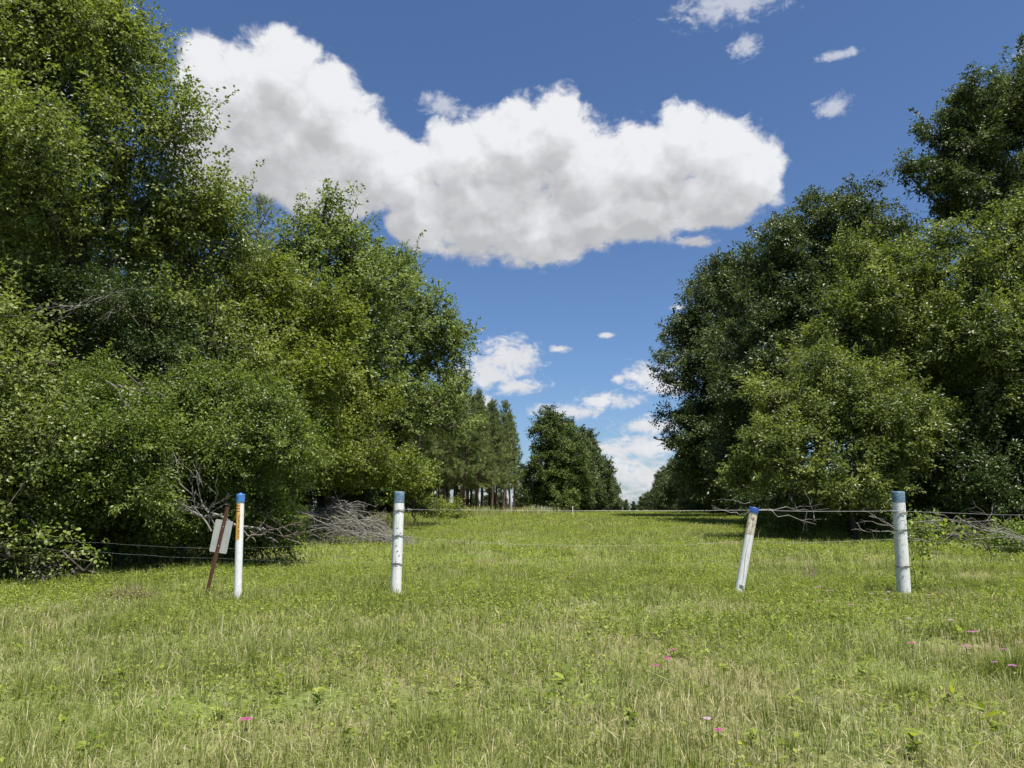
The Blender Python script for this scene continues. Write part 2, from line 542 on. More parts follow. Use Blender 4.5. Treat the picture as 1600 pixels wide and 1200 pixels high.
make_tree('broadleaf_tree', 'airy blue-green tree with a dark forked trunk behind the blue-topped wooden post', 'tree',
          [L(610, 430, 33, 55, 60), L(655, 480, 33, 50, 55), L(640, 540, 33, 80, 70), L(690, 545, 33.5, 45, 50), L(600, 560, 32.5, 70, 70),
           L(700, 610, 33.5, 40, 35), L(660, 650, 32.5, 80, 55), L(725, 520, 34, 22, 22), L(590, 660, 32, 60, 60)],
          'leaf_gum', 15, base=(at(622, 790, 33)[0], 33), top=at(625, 450, 33), r0=.24, leaf=(.12, .08), lai=1.15, per=45, shoot=.25, spray=(.4, 1.0), twig=.014, group=TG)
make_tree('broadleaf_tree', 'low spreading tree behind the grey brush pile, leaves down to the ground', 'tree',
          [L(530, 640, 27, 75, 65), L(560, 720, 26.5, 75, 60), L(500, 720, 26, 60, 70), L(610, 740, 28, 50, 40), L(480, 650, 26, 60, 60)],
          'leaf_yellow', 16, base=(-6.2, 27.4), r0=.12, leaf=(.11, .068), lai=1.5, per=60, group=TG)
make_tree('shrub', 'small bright maple-leaved shrub at the foot of the airy forked tree', 'shrub',
          [L(655, 735, 31, 42, 26), L(640, 765, 31, 34, 24)], 'leaf_bush', 17, r0=.05, leaf=(.13, .10), lai=2.0, per=40, group=TG, parts=('stem', 'foliage'))
make_tree('shrub', 'round fine-leaved green bush right behind the white marker pipe', 'shrub',
          [L(400, 690, 13.8, 84, 84), L(360, 640, 14.2, 70, 70), L(415, 790, 14.0, 48, 60), L(340, 740, 14, 65, 50)],
          'leaf_bush', 18, base=(-5.0, 14.4), r0=.06, leaf=(.060, .034), lai=1.9, per=70, spray=(.25, .6), sig=.12, group=TG, parts=('stem', 'foliage'))
make_tree('shrub', 'wide fine-leaved bush left of the grey dead branches, dark beneath', 'shrub',
          [L(190, 700, 12.6, 110, 80), L(110, 640, 13, 110, 80), L(250, 640, 13.6, 80, 70), L(180, 770, 12.6, 110, 50), L(80, 750, 12.4, 90, 70), L(150, 830, 13.2, 90, 40), L(260, 815, 13.6, 70, 45)],
          'leaf_bush', 19, base=(-7.0, 13.6), r0=.07, leaf=(.058, .033), lai=1.8, per=70, spray=(.25, .65), sig=.12, group=TG, parts=('stem', 'foliage'))
make_tree('shrub', 'broad-leaved bush at the left border hung with vines', 'shrub',
          [L(-20, 560, 11.8, 110, 110), L(20, 690, 11.6, 75, 90), L(-70, 760, 11.4, 120, 130), L(50, 800, 11.9, 60, 40)],
          'leaf_mixed', 20, base=(-9.2, 12.6), r0=.07, leaf=(.07, .05), lai=2.0, group=TG, parts=('stem', 'foliage'))
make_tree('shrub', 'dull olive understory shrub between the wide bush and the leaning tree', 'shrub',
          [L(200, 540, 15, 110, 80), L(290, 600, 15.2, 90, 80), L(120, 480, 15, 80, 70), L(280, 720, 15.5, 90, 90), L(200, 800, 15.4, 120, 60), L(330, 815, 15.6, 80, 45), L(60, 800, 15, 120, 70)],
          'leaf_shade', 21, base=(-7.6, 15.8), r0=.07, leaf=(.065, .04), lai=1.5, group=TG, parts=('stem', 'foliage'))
make_tree('shrub', 'low bramble bush at the wood edge under the wire, far left', 'shrub',
          [L(20, 872, 11.3, 40, 20), L(-60, 870, 11.2, 60, 36), L(75, 885, 11.4, 40, 14), L(130, 892, 11.6, 30, 9), L(50, 850, 11.5, 24, 14)],
          'leaf_mixed', 22, r0=.02, leaf=(.06, .045), lai=1.2, per=30, spray=(.3, .9), gap=.42, group=TG, parts=('stem', 'foliage'))
make_tree('shrub', 'low green shrub at the ground beside the fallen grey log', 'shrub',
          [L(435, 838, 14.2, 34, 30), L(380, 850, 14.4, 50, 20)], 'leaf_bush', 23, r0=.02, leaf=(.055, .032), lai=2.0, per=50, spray=(.25, .5), group=TG, parts=('stem', 'foliage'))
make_tree('shrub', 'olive shrub in the tall grass left of the pine trunks', 'shrub',
          [L(690, 797, 46, 34, 17), L(715, 805, 44, 18, 12)], 'leaf_yellow', 24, r0=.04, leaf=(.13, .06), lai=1.8, per=40, group=TG, parts=('stem', 'foliage'))

# ---- right of the field
make_tree('oak_tree', 'big dark oak with the highest rounded crown of the right-hand row', 'tree',
          [L(1320, 350, 37, 60, 62), L(1260, 390, 37, 70, 65), L(1370, 400, 38, 65, 60), L(1300, 470, 36, 110, 90), L(1210, 480, 37, 75, 85), L(1190, 590, 36, 80, 100),
           L(1260, 620, 35.5, 90, 100), L(1180, 710, 36, 70, 80), L(1400, 520, 38, 110, 120), L(1145, 440, 40, 45, 45), L(1190, 410, 39, 45, 45)],
          'leaf_oak', 31, base=(at(1270, 800, 38)[0], 38.5), r0=.32, leaf=(.15, .085), lai=1.7, per=80, spray=(.4, 1.0), sig=.24, twig=.014, group=RG)
make_tree('oak_tree', 'dark oak with a low hanging lane side next down the right-hand row', 'tree',
          [L(1098, 500, 52, 55, 55), L(1145, 460, 52, 55, 60), L(1090, 580, 51, 58, 66), L(1150, 600, 51, 80, 90), L(1090, 690, 51, 55, 70), L(1140, 730, 50, 70, 65), L(1200, 560, 53, 80, 120)],
          'leaf_oak', 32, base=(at(1150, 800, 52)[0], 53), r0=.3, leaf=(.17, .10), lai=1.7, per=80, spray=(.5, 1.2), sig=.28, twig=.016, group=RG)
make_tree('oak_tree', 'dark oak crown towering over the bright bushes at the right border', 'tree',
          [L(1560, 190, 30, 90, 75), L(1490, 235, 30, 62, 60), L(1520, 310, 30, 75, 65), L(1455, 290, 30, 40, 40), L(1420, 262, 29.6, 26, 20), L(1640, 140, 30, 90, 80), L(1600, 300, 31, 100, 90),
           L(1700, 260, 31, 100, 140)],
          'leaf_oak', 33, base=(22.0, 31), top=at(1590, 180, 30.5), r0=.34, leaf=(.13, .075), lai=1.8, per=80, spray=(.4, 1.0), sig=.22, twig=.014, group=RG)
make_tree('laurel_shrub', 'bright low laurel bush spreading left behind the tilted pole and thick post', 'shrub',
          [L(1190, 725, 22.5, 55, 55), L(1260, 680, 22.5, 75, 65), L(1310, 745, 22, 95, 62), L(1400, 700, 22, 70, 75), L(1330, 640, 23, 80, 60), L(1165, 760, 22.8, 30, 28), L(1290, 590, 23.8, 60, 60), L(1225, 625, 23.6, 45, 40), L(1420, 640, 22.6, 60, 60)],
          'leaf_laurel', 34, base=(10.6, 23.4), r0=.1, leaf=(.10, .056), lai=1.6, per=70, spray=(.3, .8), sig=.16, group=RG, parts=('stem', 'foliage'))
make_tree('laurel_tree', 'bright yellow-green laurel tree with a wide domed crown above the low bush', 'tree',
          [L(1400, 470, 25, 95, 75), L(1330, 510, 25, 60, 70), L(1480, 420, 25.5, 75, 70), L(1470, 540, 24.5, 100, 90), L(1360, 400, 26, 55, 50), L(1370, 590, 24.5, 70, 60), L(1290, 560, 25.5, 45, 60)],
          'leaf_laurel', 35, base=(13.4, 26), r0=.16, leaf=(.105, .06), lai=1.6, per=70, spray=(.35, .9), sig=.18, group=RG)
make_tree('laurel_tree', 'bright laurel tree at the right border under the towering dark oak', 'tree',
          [L(1560, 430, 23.5, 70, 70), L(1620, 400, 23.5, 80, 80), L(1540, 530, 23, 90, 90), L(1640, 540, 23, 100, 100), L(1590, 620, 22.5, 90, 70)],
          'leaf_laurel', 36, base=(15.8, 24.2), r0=.14, leaf=(.10, .06), lai=1.6, per=70, spray=(.35, .9), sig=.18, group=RG)
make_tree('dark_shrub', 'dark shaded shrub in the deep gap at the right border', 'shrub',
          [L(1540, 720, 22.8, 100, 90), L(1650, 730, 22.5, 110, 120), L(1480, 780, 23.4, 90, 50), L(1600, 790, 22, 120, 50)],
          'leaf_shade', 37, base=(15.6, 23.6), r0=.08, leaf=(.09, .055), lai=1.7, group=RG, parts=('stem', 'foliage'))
make_tree('shrub', 'low weedy shrub along the shade line right of the thick white post', 'shrub',
          [L(1470, 830, 17, 50, 16), L(1560, 840, 16.5, 60, 14), L(1640, 840, 16.5, 60, 18)], 'leaf_vine', 38, r0=.02, leaf=(.07, .045), lai=1.4, per=40, spray=(.2, .5), group=RG, parts=('stem', 'foliage'))
make_tree('shrub', 'low green undergrowth bush at the shade line between the tilted pole and thick post', 'shrub',
          [L(1250, 812, 24, 60, 18), L(1340, 818, 23.5, 60, 16), L(1205, 815, 25, 30, 12)], 'leaf_bush', 39, r0=.02, leaf=(.08, .045), lai=1.5, per=40, spray=(.2, .5), group=RG, parts=('stem', 'foliage'))

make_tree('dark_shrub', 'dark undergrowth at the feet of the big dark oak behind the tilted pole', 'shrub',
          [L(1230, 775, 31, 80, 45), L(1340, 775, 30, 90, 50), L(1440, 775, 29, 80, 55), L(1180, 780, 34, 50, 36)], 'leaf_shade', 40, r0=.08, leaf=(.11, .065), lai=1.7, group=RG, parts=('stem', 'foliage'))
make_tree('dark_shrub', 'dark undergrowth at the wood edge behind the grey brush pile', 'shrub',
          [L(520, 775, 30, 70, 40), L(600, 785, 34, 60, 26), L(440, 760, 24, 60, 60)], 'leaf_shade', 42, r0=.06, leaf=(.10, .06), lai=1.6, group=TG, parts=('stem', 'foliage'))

# ---- the tree at the head of the left-hand row far down the lane
lane_tree = make_tree('lane_tree', 'pointed green tree standing alone at the head of the far left-hand row', 'tree',
          [L(860, 655, 85, 15, 24), L(857, 688, 85, 27, 36), L(884, 698, 85, 24, 34), L(850, 735, 85, 36, 38), L(894, 732, 85, 30, 40), L(868, 765, 84, 48, 36), L(838, 778, 84.5, 26, 24)],
          'leaf_lane', 41, base=(at(868, 800, 85)[0], 85.5), r0=.28, leaf=(.22, .13), lai=1.9, per=70, spray=(.5, 1.2), sig=.32, twig=.02, group='trees of the far left-hand row')

# prototypes shared by the far rows and the backing wood
def rel_lobes(h, w, seed, n=9, low=.12):
    rng = np.random.default_rng(seed)
    out = []
    for i in range(n):
        t = (i + .5) / n
        z = h * (low + (1 - low) * t) * .9
        prof = w * (math.sin(math.pi * min(.97, .18 + .8 * t)) ** .7)
        a = rng.uniform(0, 6.28); d = prof * rng.uniform(.15, .55)
        r = max(w * .28, prof * rng.uniform(.5, .68))
        out.append([d * math.cos(a), d * math.sin(a), z, r, r, r * rng.uniform(.7, .95)])
    return out


def proto_tree(name, label, h, w, mat, seed, loc, leaf, group, lai=1.9, low=.12, **kw):
    lob = np.array(rel_lobes(h, w, seed, low=low))
    z = float(gz(loc[0], loc[1]))
    lob[:, :3] += np.array([loc[0], loc[1], z])
    return make_tree(name, label, 'tree', lob, mat, seed, base=loc, r0=.02 * h, leaf=leaf, lai=lai, group=group, twig=.016,
                     spray=(.5, 1.2), sig=.3, top=np.array([loc[0], loc[1], z + h * .8]), **kw)


def lane_pt(off, y):
    return (LANE * y + off, y)


# far left row
GL = 'trees of the far left-hand row'
pa = proto_tree('lane_tree', 'dark tree close behind the pointed head tree of the far left-hand row', 13.4, 4.9, 'leaf_oak', 51, lane_pt(-8.6, 99), (.24, .14), GL, low=.05)
for i, (y, o, s, r) in enumerate([(110, -7.7, 1.0, 2.0), (121, -7.8, 1.04, 4.1), (134, -8.0, 1.0, 1.1), (150, -8.2, 1.0, 3.0), (170, -8.4, 1.0, 5.2), (194, -9, 1.05, .4), (222, -9.3, 1.0, 2.6), (260, -9, 1.05, 3.7), (310, -9, 1.1, 1.7)]):
    x, yy = lane_pt(o, y)
    copy_tree(pa, (x, yy, gz(0, yy)), r, s, 'dark tree deep in the far left-hand row beyond the pointed head tree', GL)
# far right row
GR = 'trees of the far right-hand row'
pb = proto_tree('oak_tree', 'dark oak beyond the two big oaks, third along the right-hand row', 13.5, 6.2, 'leaf_oak', 52, lane_pt(10.2, 66), (.2, .12), RG, low=.04)
for i, (y, o, s, r, lab) in enumerate([(80, 10.4, .92, 2.2, 'dark oak fourth along the right-hand row, just before the far trees shrink'), (94, 10, .9, 4.0, None), (108, 10.3, .86, 5.1, None), (124, 10, .9, 1.3, None),
                                       (142, 10.2, .85, 3.3, None), (164, 10, .9, .2, None), (190, 10.2, .9, 2.8, None), (225, 10, .95, 4.6, None), (270, 10, 1.0, 1.9, None)]):
    x, yy = lane_pt(o, y)
    copy_tree(pb, (x, yy, gz(0, yy)), r, s, lab or 'dark tree far down the right-hand row of oaks', RG if lab else GR)
# trees at the end of the lane
GE = 'trees closing the end of the lane'
for i in range(17):
    y = 520 + 25 * (i % 3); x = LANE * y + (i - 8) * 5.5
    copy_tree(pa, (x, y, .2), i * 1.3, .62 + .07 * (i * 7 % 4), 'tiny bluish tree closing the far end of the lane', GE)
# backing wood, left and right
GW = 'trees standing deeper in the left-hand wood'
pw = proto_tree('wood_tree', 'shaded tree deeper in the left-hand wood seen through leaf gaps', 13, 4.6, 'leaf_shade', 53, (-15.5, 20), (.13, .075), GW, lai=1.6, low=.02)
for x, y, s, r in [(-12.5, 25, .9, 1.0), (-17, 27, 1.05, 2.3), (-11.5, 31, .8, 4), (-15.5, 34, 1, 5), (-21, 23, 1.1, .5), (-19.5, 16.5, 1, 3.2), (-13.2, 18.2, .75, 2), (-12, 39, .85, 3), (-18, 41, 1, 1.6)]:
    copy_tree(pw, (x, y, gz(x, y)), r, s)
GX = 'trees standing behind the right-hand bushes'
px_ = copy_tree(pw, (21, 36, gz(21, 36)), .6, 1.0, 'shaded tree behind the bright right-hand bushes', GX)
for x, y, s, r in [(27, 34, 1.05, 1.9), (26, 27.5, .8, 2.9), (20.5, 28.5, .62, 4.4), (32, 40, 1.1, 5.5), (24, 44, 1.1, 1.2)]:
    copy_tree(pw, (x, y, gz(x, y)), r, s, 'shaded tree behind the bright right-hand bushes', GX)


# ------------------------------------------------------------------ pines
def make_pine(seed, loc, h, label, group, bare=.25, spread=2.1, needle=(.30, .026), nb=80):
    rng = np.random.default_rng(seed)
    w = Geo()
    n = 8
    path = wiggle((0, 0, -.1), (0, 0, h), n, .06, rng); path[-1] = (0, 0, h)
    add_tube(w, path, .15 * (h / 12) * (1 - .9 * np.linspace(0, 1, n)), 8)
    C, D = [], []
    for i in range(nb):
        t = bare + (1 - bare) * (i + rng.random()) / nb
        z = h * t
        a = i * 2.4 + rng.normal(0, .4)
        u = (t - bare) / (1 - bare)
        ln = spread * (1.05 - u) ** .75 * rng.uniform(.65, 1.1) + .15
        el = -.25 + 1.1 * u + rng.normal(0, .15)
        d = np.array([math.cos(a) * math.cos(el), math.sin(a) * math.cos(el), math.sin(el)])
        s = np.array([np.interp(z, path[:, 2], path[:, k]) for k in range(3)])
        e = s + d * ln + np.array([0, 0, .25 * ln])
        m = (s + e) / 2 + np.array([0, 0, -.08 * ln])
        add_tube(w, [s, m, e], [.03, .02, .008], 4)
        k = max(4, int(ln * 8))
        for j in range(k):
            q = .3 + .7 * (j + .5) / k
            p = s + (e - s) * q + rng.normal(0, .13, 3)
            C.append(p); D.append(unit(d + np.array([0, 0, .6]) + rng.normal(0, .35, 3)))
    for j in range(5):
        C.append(np.array([0, 0, h - .12 * j])); D.append(np.array([0, 0, 1.0]))
    C, D = np.array(C), np.array(D)
    m = 32
    nd = unit(D[:, None, :] * .75 + rng.normal(0, .6, (len(C), m, 3)))
    ln = needle[0] * rng.uniform(.7, 1.25, (len(C), m, 1))
    b = C[:, None, :] + rng.normal(0, .04, (len(C), m, 3))
    sd = unit(np.cross(nd, rng.normal(0, 1, nd.shape))) * needle[1] * .5
    v = np.stack([b - sd, b + sd, b + nd * ln], 2).reshape(-1, 3)
    f = np.arange(len(C) * m)[:, None] * 3 + np.arange(3)[None, :]
    tint = np.clip(rng.normal(.5, .18, (len(C), 1)) + rng.normal(0, .15, (len(C), m)), 0, 1).ravel()
    g = Geo(); g.add(v, f, tint)
    root = thing('pine_tree', label, 'tree', (loc[0], loc[1], float(gz(*loc))), group)
    w.build('trunk', M['bark_pine'], root, smooth=True)
    g.build('crown', M['needle'], root)
    return root


GP = 'pines of the planted stand left of the lane'
LP = 'slender planted pine with a bare lower trunk, in the stand left of the lane'
rp = np.random.default_rng(5)
protos = [make_pine(61, lane_pt(-14.8, 66), 12.2, 'slender pine at the lane-side corner of the planted stand', GP),
          make_pine(62, lane_pt(-15.0, 95), 10.6, 'thin spindly pine at the far end of the planted stand, beside the pointed tree', GP, spread=1.5, nb=50),
          make_pine(63, lane_pt(-17.6, 70), 12.6, LP, GP, spread=2.2)]
for i in range(10):
    for j in range(14):
        off = -14.8 - 3.0 * i + rp.normal(0, .25)
        y = 52 + 3.4 * j + rp.normal(0, .5)
        if i == 0 and (y < 66 or abs(y - 66) < 2.5 or y > 93): continue
        if i == 1 and (y < 60 or abs(y - 70) < 2.2): continue
        if i == 2 and y < 55: continue
        x, yy = lane_pt(off, y)
        copy_tree(protos[(i * 5 + j) % 3 if rp.random() < .8 else 0], (x, yy, gz(x, yy)), rp.uniform(0, 6.28), rp.uniform(.88, 1.07), LP, GP)
make_pine(64, (at(382, 600, 25)[0], 25.5), 11.9, 'hazy grey-green pine rising behind the yellow-green tree', TG, bare=.35, spread=1.9, needle=(.22, .012), nb=46)
GF = 'pines on the horizon beyond the planted stand'
for i in range(18):
    y = 260 + rp.uniform(-15, 15); x = -50 + 4.2 * i + rp.normal(0, .8)
    copy_tree(protos[i % 3], (x, y, .86), rp.uniform(0, 6.28), rp.uniform(.7, .92), 'tiny pine on the horizon seen between the planted trunks', GF)


GH = 'trees on the horizon beyond the planted stand'
for i in range(15):
    y = 225 + rp.uniform(-12, 12); x = -62 + 4.6 * i + rp.normal(0, .8)
    copy_tree(pa, (x, y, .86), rp.uniform(0, 6.28), rp.uniform(.42, .62), 'small dark tree on the horizon seen low between the planted trunks', GH)


# ------------------------------------------------------------------ grass and ground cover
def visible_side(y):
    return 0.80 * y + 2.0


def scatter(rng, y0, y1, dens, lane_only=False):
    n0 = int((y1 - y0) * 2 * visible_side(y1) * dens)
    y = rng.uniform(y0, y1, n0)
    x = rng.uniform(-1, 1, n0) * visible_side(y1)
    k = np.abs(x) < visible_side(y)
    if lane_only:
        o = x - LANE * y
        k &= (o > -26) & (o < 14)
    return x[k], y[k]


def blades(g, rng, x, y, h, w, tint, bend=.5, seg=2, lead=None):
    n = len(x)
    z = gz(x, y)
    a = rng.uniform(0, 6.283, n) if lead is None else lead
    ld = np.stack([np.cos(a), np.sin(a), np.zeros(n)], -1)
    fa = a + rng.uniform(-1.2, 1.2, n) + 1.57
    sd = np.stack([np.cos(fa), np.sin(fa), np.zeros(n)], -1) * (w * .5)[:, None]
    bnd = np.abs(rng.normal(0, bend, n))
    b = np.stack([x, y, z - .01], -1)
    hh = h[:, None]
    up = np.array([0, 0, 1.0])
    tip = b + up * hh * np.cos(np.minimum(bnd, 1.35))[:, None] + ld * hh * np.sin(np.minimum(bnd, 1.35))[:, None]
    if seg == 1:
        v = np.stack([b - sd, b + sd, tip], 1).reshape(-1, 3)
        f = np.arange(n)[:, None] * 3 + np.arange(3)[None, :]
        g.add(v, f, tint)
    else:
        mid = b + up * hh * .55 + ld * hh * .55 * (np.sin(bnd) * .35)[:, None]
        v = np.stack([b - sd, b + sd, mid + sd * .8, mid - sd * .8, tip], 1).reshape(-1, 3)
        o = np.arange(n)[:, None] * 5
        g.add(v, o + np.array([[0, 1, 2, 3]]), tint)
        # tips share the same vertices
        g.n -= len(v); g.v.pop()
        g.add(v, o + np.array([[3, 2, 4]]), tint)


def dryness(x, y):
    near = np.clip((9.5 - y) / 5.5, 0, 1)
    p = vnoise(x * .55, y * .55, 3)
    q = vnoise(x * 2.1, y * 2.1, 9)
    return np.clip(  .06 + .30 * near + .9 * (p - .5) + .7 * (q - .5), 0, 1)


def make_grass():
    rng = np.random.default_rng(77)
    g = Geo()
    for (y0, y1, dens, h, w, seg, lane) in [(1.6, 6.5, 3800, .145, .0034, 2, False), (6.5, 14, 1800, .14, .0055, 2, False), (14, 34, 420, .15, .012, 1, False), (34, 75, 120, .17, .03, 1, True), (75, 150, 22, .2, .07, 1, True)]:
        m = 7 if y1 <= 14 else (4 if y1 <= 34 else 1)              # blades grow in small tufts
        x, y = scatter(rng, y0, y1, dens / m, lane)
        c = .6 * vnoise(x * 1.1, y * 1.1, 21) + .4 * vnoise(x * 3.3, y * 3.3, 22)
        k = rng.random(len(x)) < np.clip(.12 + (c - .3) * 3.2, .10, 1)
        x, y, c = x[k], y[k], c[k]
        nt_ = len(x)
        dr = dryness(x, y)
        th = rng.uniform(.45, 1.3, nt_) * (.45 + 1.1 * c) * (1 - .35 * dr)
        tt = np.clip(rng.normal(.36, .13, nt_) + .35 * (vnoise(x * .8, y * .8, 5) - .5), 0, .68)
        lead = rng.uniform(0, 6.283, nt_ * m)
        sp = rng.uniform(.2, 1.0, nt_ * m) * (.018 if y1 <= 7 else .028 if y1 <= 14 else .06)
        x = np.repeat(x, m) + np.cos(lead) * sp; y = np.repeat(y, m) + np.sin(lead) * sp
        dr = np.repeat(dr, m)
        isdry = rng.random(len(x)) < dr * .7
        tint = np.where(isdry, rng.uniform(.70, 1.0, len(x)), np.clip(np.repeat(tt, m) + rng.normal(0, .07, len(x)), 0, .68))
        hh = h * 1.15 * np.repeat(th, m) * rng.uniform(.5, 1.2, len(x))
        tall = rng.random(len(x)) < .018
        hh[tall] *= 1.9
        blades(g, rng, x, y, hh, w * rng.uniform(.5, 1.5, len(x)), tint, bend=.8, seg=seg, lead=lead + rng.normal(0, .6, len(x)))
        # dead thatch lying flat among the blades
        if y1 <= 14:
            x, y = scatter(rng, y0, y1, dens * .34)
            k = rng.random(len(x)) < .08 + 1.1 * dryness(x, y)
            x, y = x[k], y[k]
            blades(g, rng, x, y, .10 * rng.uniform(.4, 1.3, len(x)), np.full(len(x), w), rng.uniform(.75, 1, len(x)), bend=1.6, seg=seg)
    for bx, by in ((618, 938), (1413, 938), (1153, 938), (371, 943), (322, 936)):
        b = ground(bx, by)
        n = 420
        q = rng.uniform(0, 6.28, n); rr = rng.uniform(.07, .22, n)
        blades(g, rng, b[0] + np.cos(q) * rr, b[1] + np.sin(q) * rr - .03, rng.uniform(.05, .17, n), np.full(n, .008), rng.uniform(.2, .75, n), bend=.6, seg=2)
    tag(g.build('grass', M['grass']), 'sunlit mixed meadow grass with dry straw patches', 'grass', kind='stuff')

    # small broad leaves growing through the grass
    g = Geo()
    for (y0, y1, dens, s, lane) in [(1.6, 6.5, 420, .022, False), (6.5, 14, 260, .026, False), (14, 34, 60, .038, False), (34, 75, 14, .07, True)]:
        x, y = scatter(rng, y0, y1, dens, lane)
        c = vnoise(x * .9, y * .9, 31)
        k = rng.random(len(x)) < np.clip((c - .35) * 3.2, .05, 1) * np.clip((y - 2) / 9, .15, 1)
        x, y = x[k], y[k]
        m = 4
        xx = np.repeat(x, m) + rng.normal(0, s * 1.1, len(x) * m); yy = np.repeat(y, m) + rng.normal(0, s * 1.1, len(x) * m)
        p = np.stack([xx, yy, gz(xx, yy) + rng.uniform(.03, .13, len(xx))], -1)
        a = rng.uniform(0, 6.28, len(xx))
        ax = np.stack([np.cos(a), np.sin(a), rng.normal(.1, .4, len(xx))], -1)
        nn = np.array([0, 0, 1.0]) + rng.normal(0, .45, (len(xx), 3))
        sz = s * rng.uniform(.6, 1.4, len(xx))
        v, f = leaf_quads(p, ax, nn, sz * 1.35, sz * .75)
        t = np.clip(np.repeat(rng.normal(.5, .2, len(x)), m) + rng.normal(0, .12, len(xx)), 0, 1)
        g.add(v, f, t)
    tag(g.build('ground_cover', M['weed']), 'small broad-leaved weeds growing through the grass', 'ground cover', kind='stuff')


make_grass()


def tuft(name, label, cat, loc, n, h, w, mat, seed, bend=.6, spread=.08, tint=(.2, .6), group=None):
    rng = np.random.default_rng(seed)
    g = Geo()
    x = rng.normal(0, spread, n); y = rng.normal(0, spread, n)
    a = np.arctan2(y, x)
    ld = np.stack([np.cos(a), np.sin(a), np.zeros(n)], -1)
    bnd = np.clip(np.abs(rng.normal(0, bend, n)), 0, 1.5)
    hh = (h * rng.uniform(.5, 1.15, n))[:, None]
    fa = a + 1.57
    sd = np.stack([np.cos(fa), np.sin(fa), np.zeros(n)], -1) * w * .5
    b = np.stack([x, y, np.full(n, -.02)], -1)
    up = np.array([0, 0, 1.0])
    mid = b + up * hh * .55 + ld * hh * (.2 * np.sin(bnd))[:, None]
    tip = b + up * hh * np.cos(bnd)[:, None] + ld * hh * np.sin(bnd)[:, None]
    v = np.stack([b - sd, b + sd, mid + sd * .8, mid - sd * .8, tip], 1).reshape(-1, 3)
    o = np.arange(n)[:, None] * 5
    t = rng.uniform(*tint, n)
    g.add(v, o + np.array([[0, 1, 2, 3]]), t)
    g.n -= len(v); g.v.pop()
    g.add(v, o + np.array([[3, 2, 4]]), t)
    ob = g.build(name, mat)
    ob.location = tuple(float(c) for c in loc)
    return tag(ob, label, cat, group)


tuft('grass_tuft', 'dead brown flattened grass clump near the wood edge, left of the rusty sign post', 'grass clump', ground(205, 938), 420, .26, .006, M['straw'], 3, 1.1, .16, (0, .6))
tuft('grass_tuft', 'pale straw-coloured clump of long bent grass left of the thick white post', 'grass clump', ground(1268, 912), 60, .5, .006, M['straw'], 4, .7, .05, (.4, 1))
tuft('grass_tuft', 'dense lush green grass clump at the right border among pink flowers', 'grass clump', ground(1588, 1062), 650, .24, .006, M['grass'], 5, .6, .10, (.1, .45))
tuft('grass_tuft', 'coarse green grass clump in the foreground right of the centre', 'grass clump', ground(1410, 1100), 260, .2, .006, M['grass'], 6, .6, .08, (.2, .6))
tuft('grass_tuft', 'light green long-bladed grass clump at the bottom border left of the centre', 'grass clump', ground(660, 1150), 240, .2, .006, M['grass'], 8, .7, .09, (.2, .65))
tuft('grass_tuft', 'tall dry grass stand in front of the pine trunks', 'grass clump', ground(748, 808), 900, .8, .03, M['grass'], 9, .3, 1.0, (.35, .95))
tuft('grass_tuft', 'pale dry grass stand at the foot of the pointed lane tree', 'grass clump', ground(838, 804), 500, .8, .04, M['grass'], 10, .3, 1.3, (.45, 1))
tuft('grass_tuft', 'olive tall weeds and grass right of the grey brush pile', 'grass clump', ground(600, 828), 1100, .75, .012, M['grass'], 12, .4, .75, (.3, 1))


# ------------------------------------------------------------------ weeds and flowers
def leaf_shape(L_, W_, fold=.15, curl=.2):
    """one broad leaf, base at the origin, along +x"""
    t = np.array([0, .2, .45, .7, .9, 1.0]); w = np.array([.08, .75, 1, .78, .35, .0]) * W_ * .5
    z = -curl * L_ * t ** 2
    v = []
    for ti, wi, zi in zip(t, w, z):
        v += [[ti * L_, -wi, zi + fold * wi], [ti * L_, 0, zi], [ti * L_, wi, zi + fold * wi]]
    f = []
    for i in range(len(t) - 1):
        b = i * 3
        f += [[b, b + 3, b + 4, b + 1], [b + 1, b + 4, b + 5, b + 2]]
    return np.array(v), np.array(f)


def make_weed(seed, h, nl, LL, WW, loc, label, group):
    rng = np.random.default_rng(seed)
    st, lf = Geo(), Geo()
    path = wiggle((0, 0, -.02), (rng.normal(0, .02), rng.normal(0, .02), h), 5, .008, rng)
    add_tube(st, path, [.003, .003, .0025, .002, .0012], 5)
    for i in range(nl):
        t = .25 + .75 * (i + .5) / nl
        p = np.array([np.interp(t, np.linspace(0, 1, 5), path[:, k]) for k in range(3)])
        s = rng.uniform(.7, 1.1)
        v, f = leaf_shape(LL * s, WW * s, .2, rng.uniform(.05, .5))
        m = Matrix.Rotation(i * 2.2 + rng.normal(0, .4), 3, 'Z') @ Matrix.Rotation(-rng.uniform(.1, .9), 3, 'Y') @ Matrix.Rotation(rng.normal(0, .4), 3, 'X')
        v = v @ np.array(m).T + p
        lf.add(v, f, float(np.clip(rng.normal(.5, .2), 0, 1)))
    root = thing('broadleaf_weed', label, 'weed', loc, group)
    st.build('stem', M['stem'], root)
    lf.build('leaves', M['weed'], root, smooth=True)
    return root


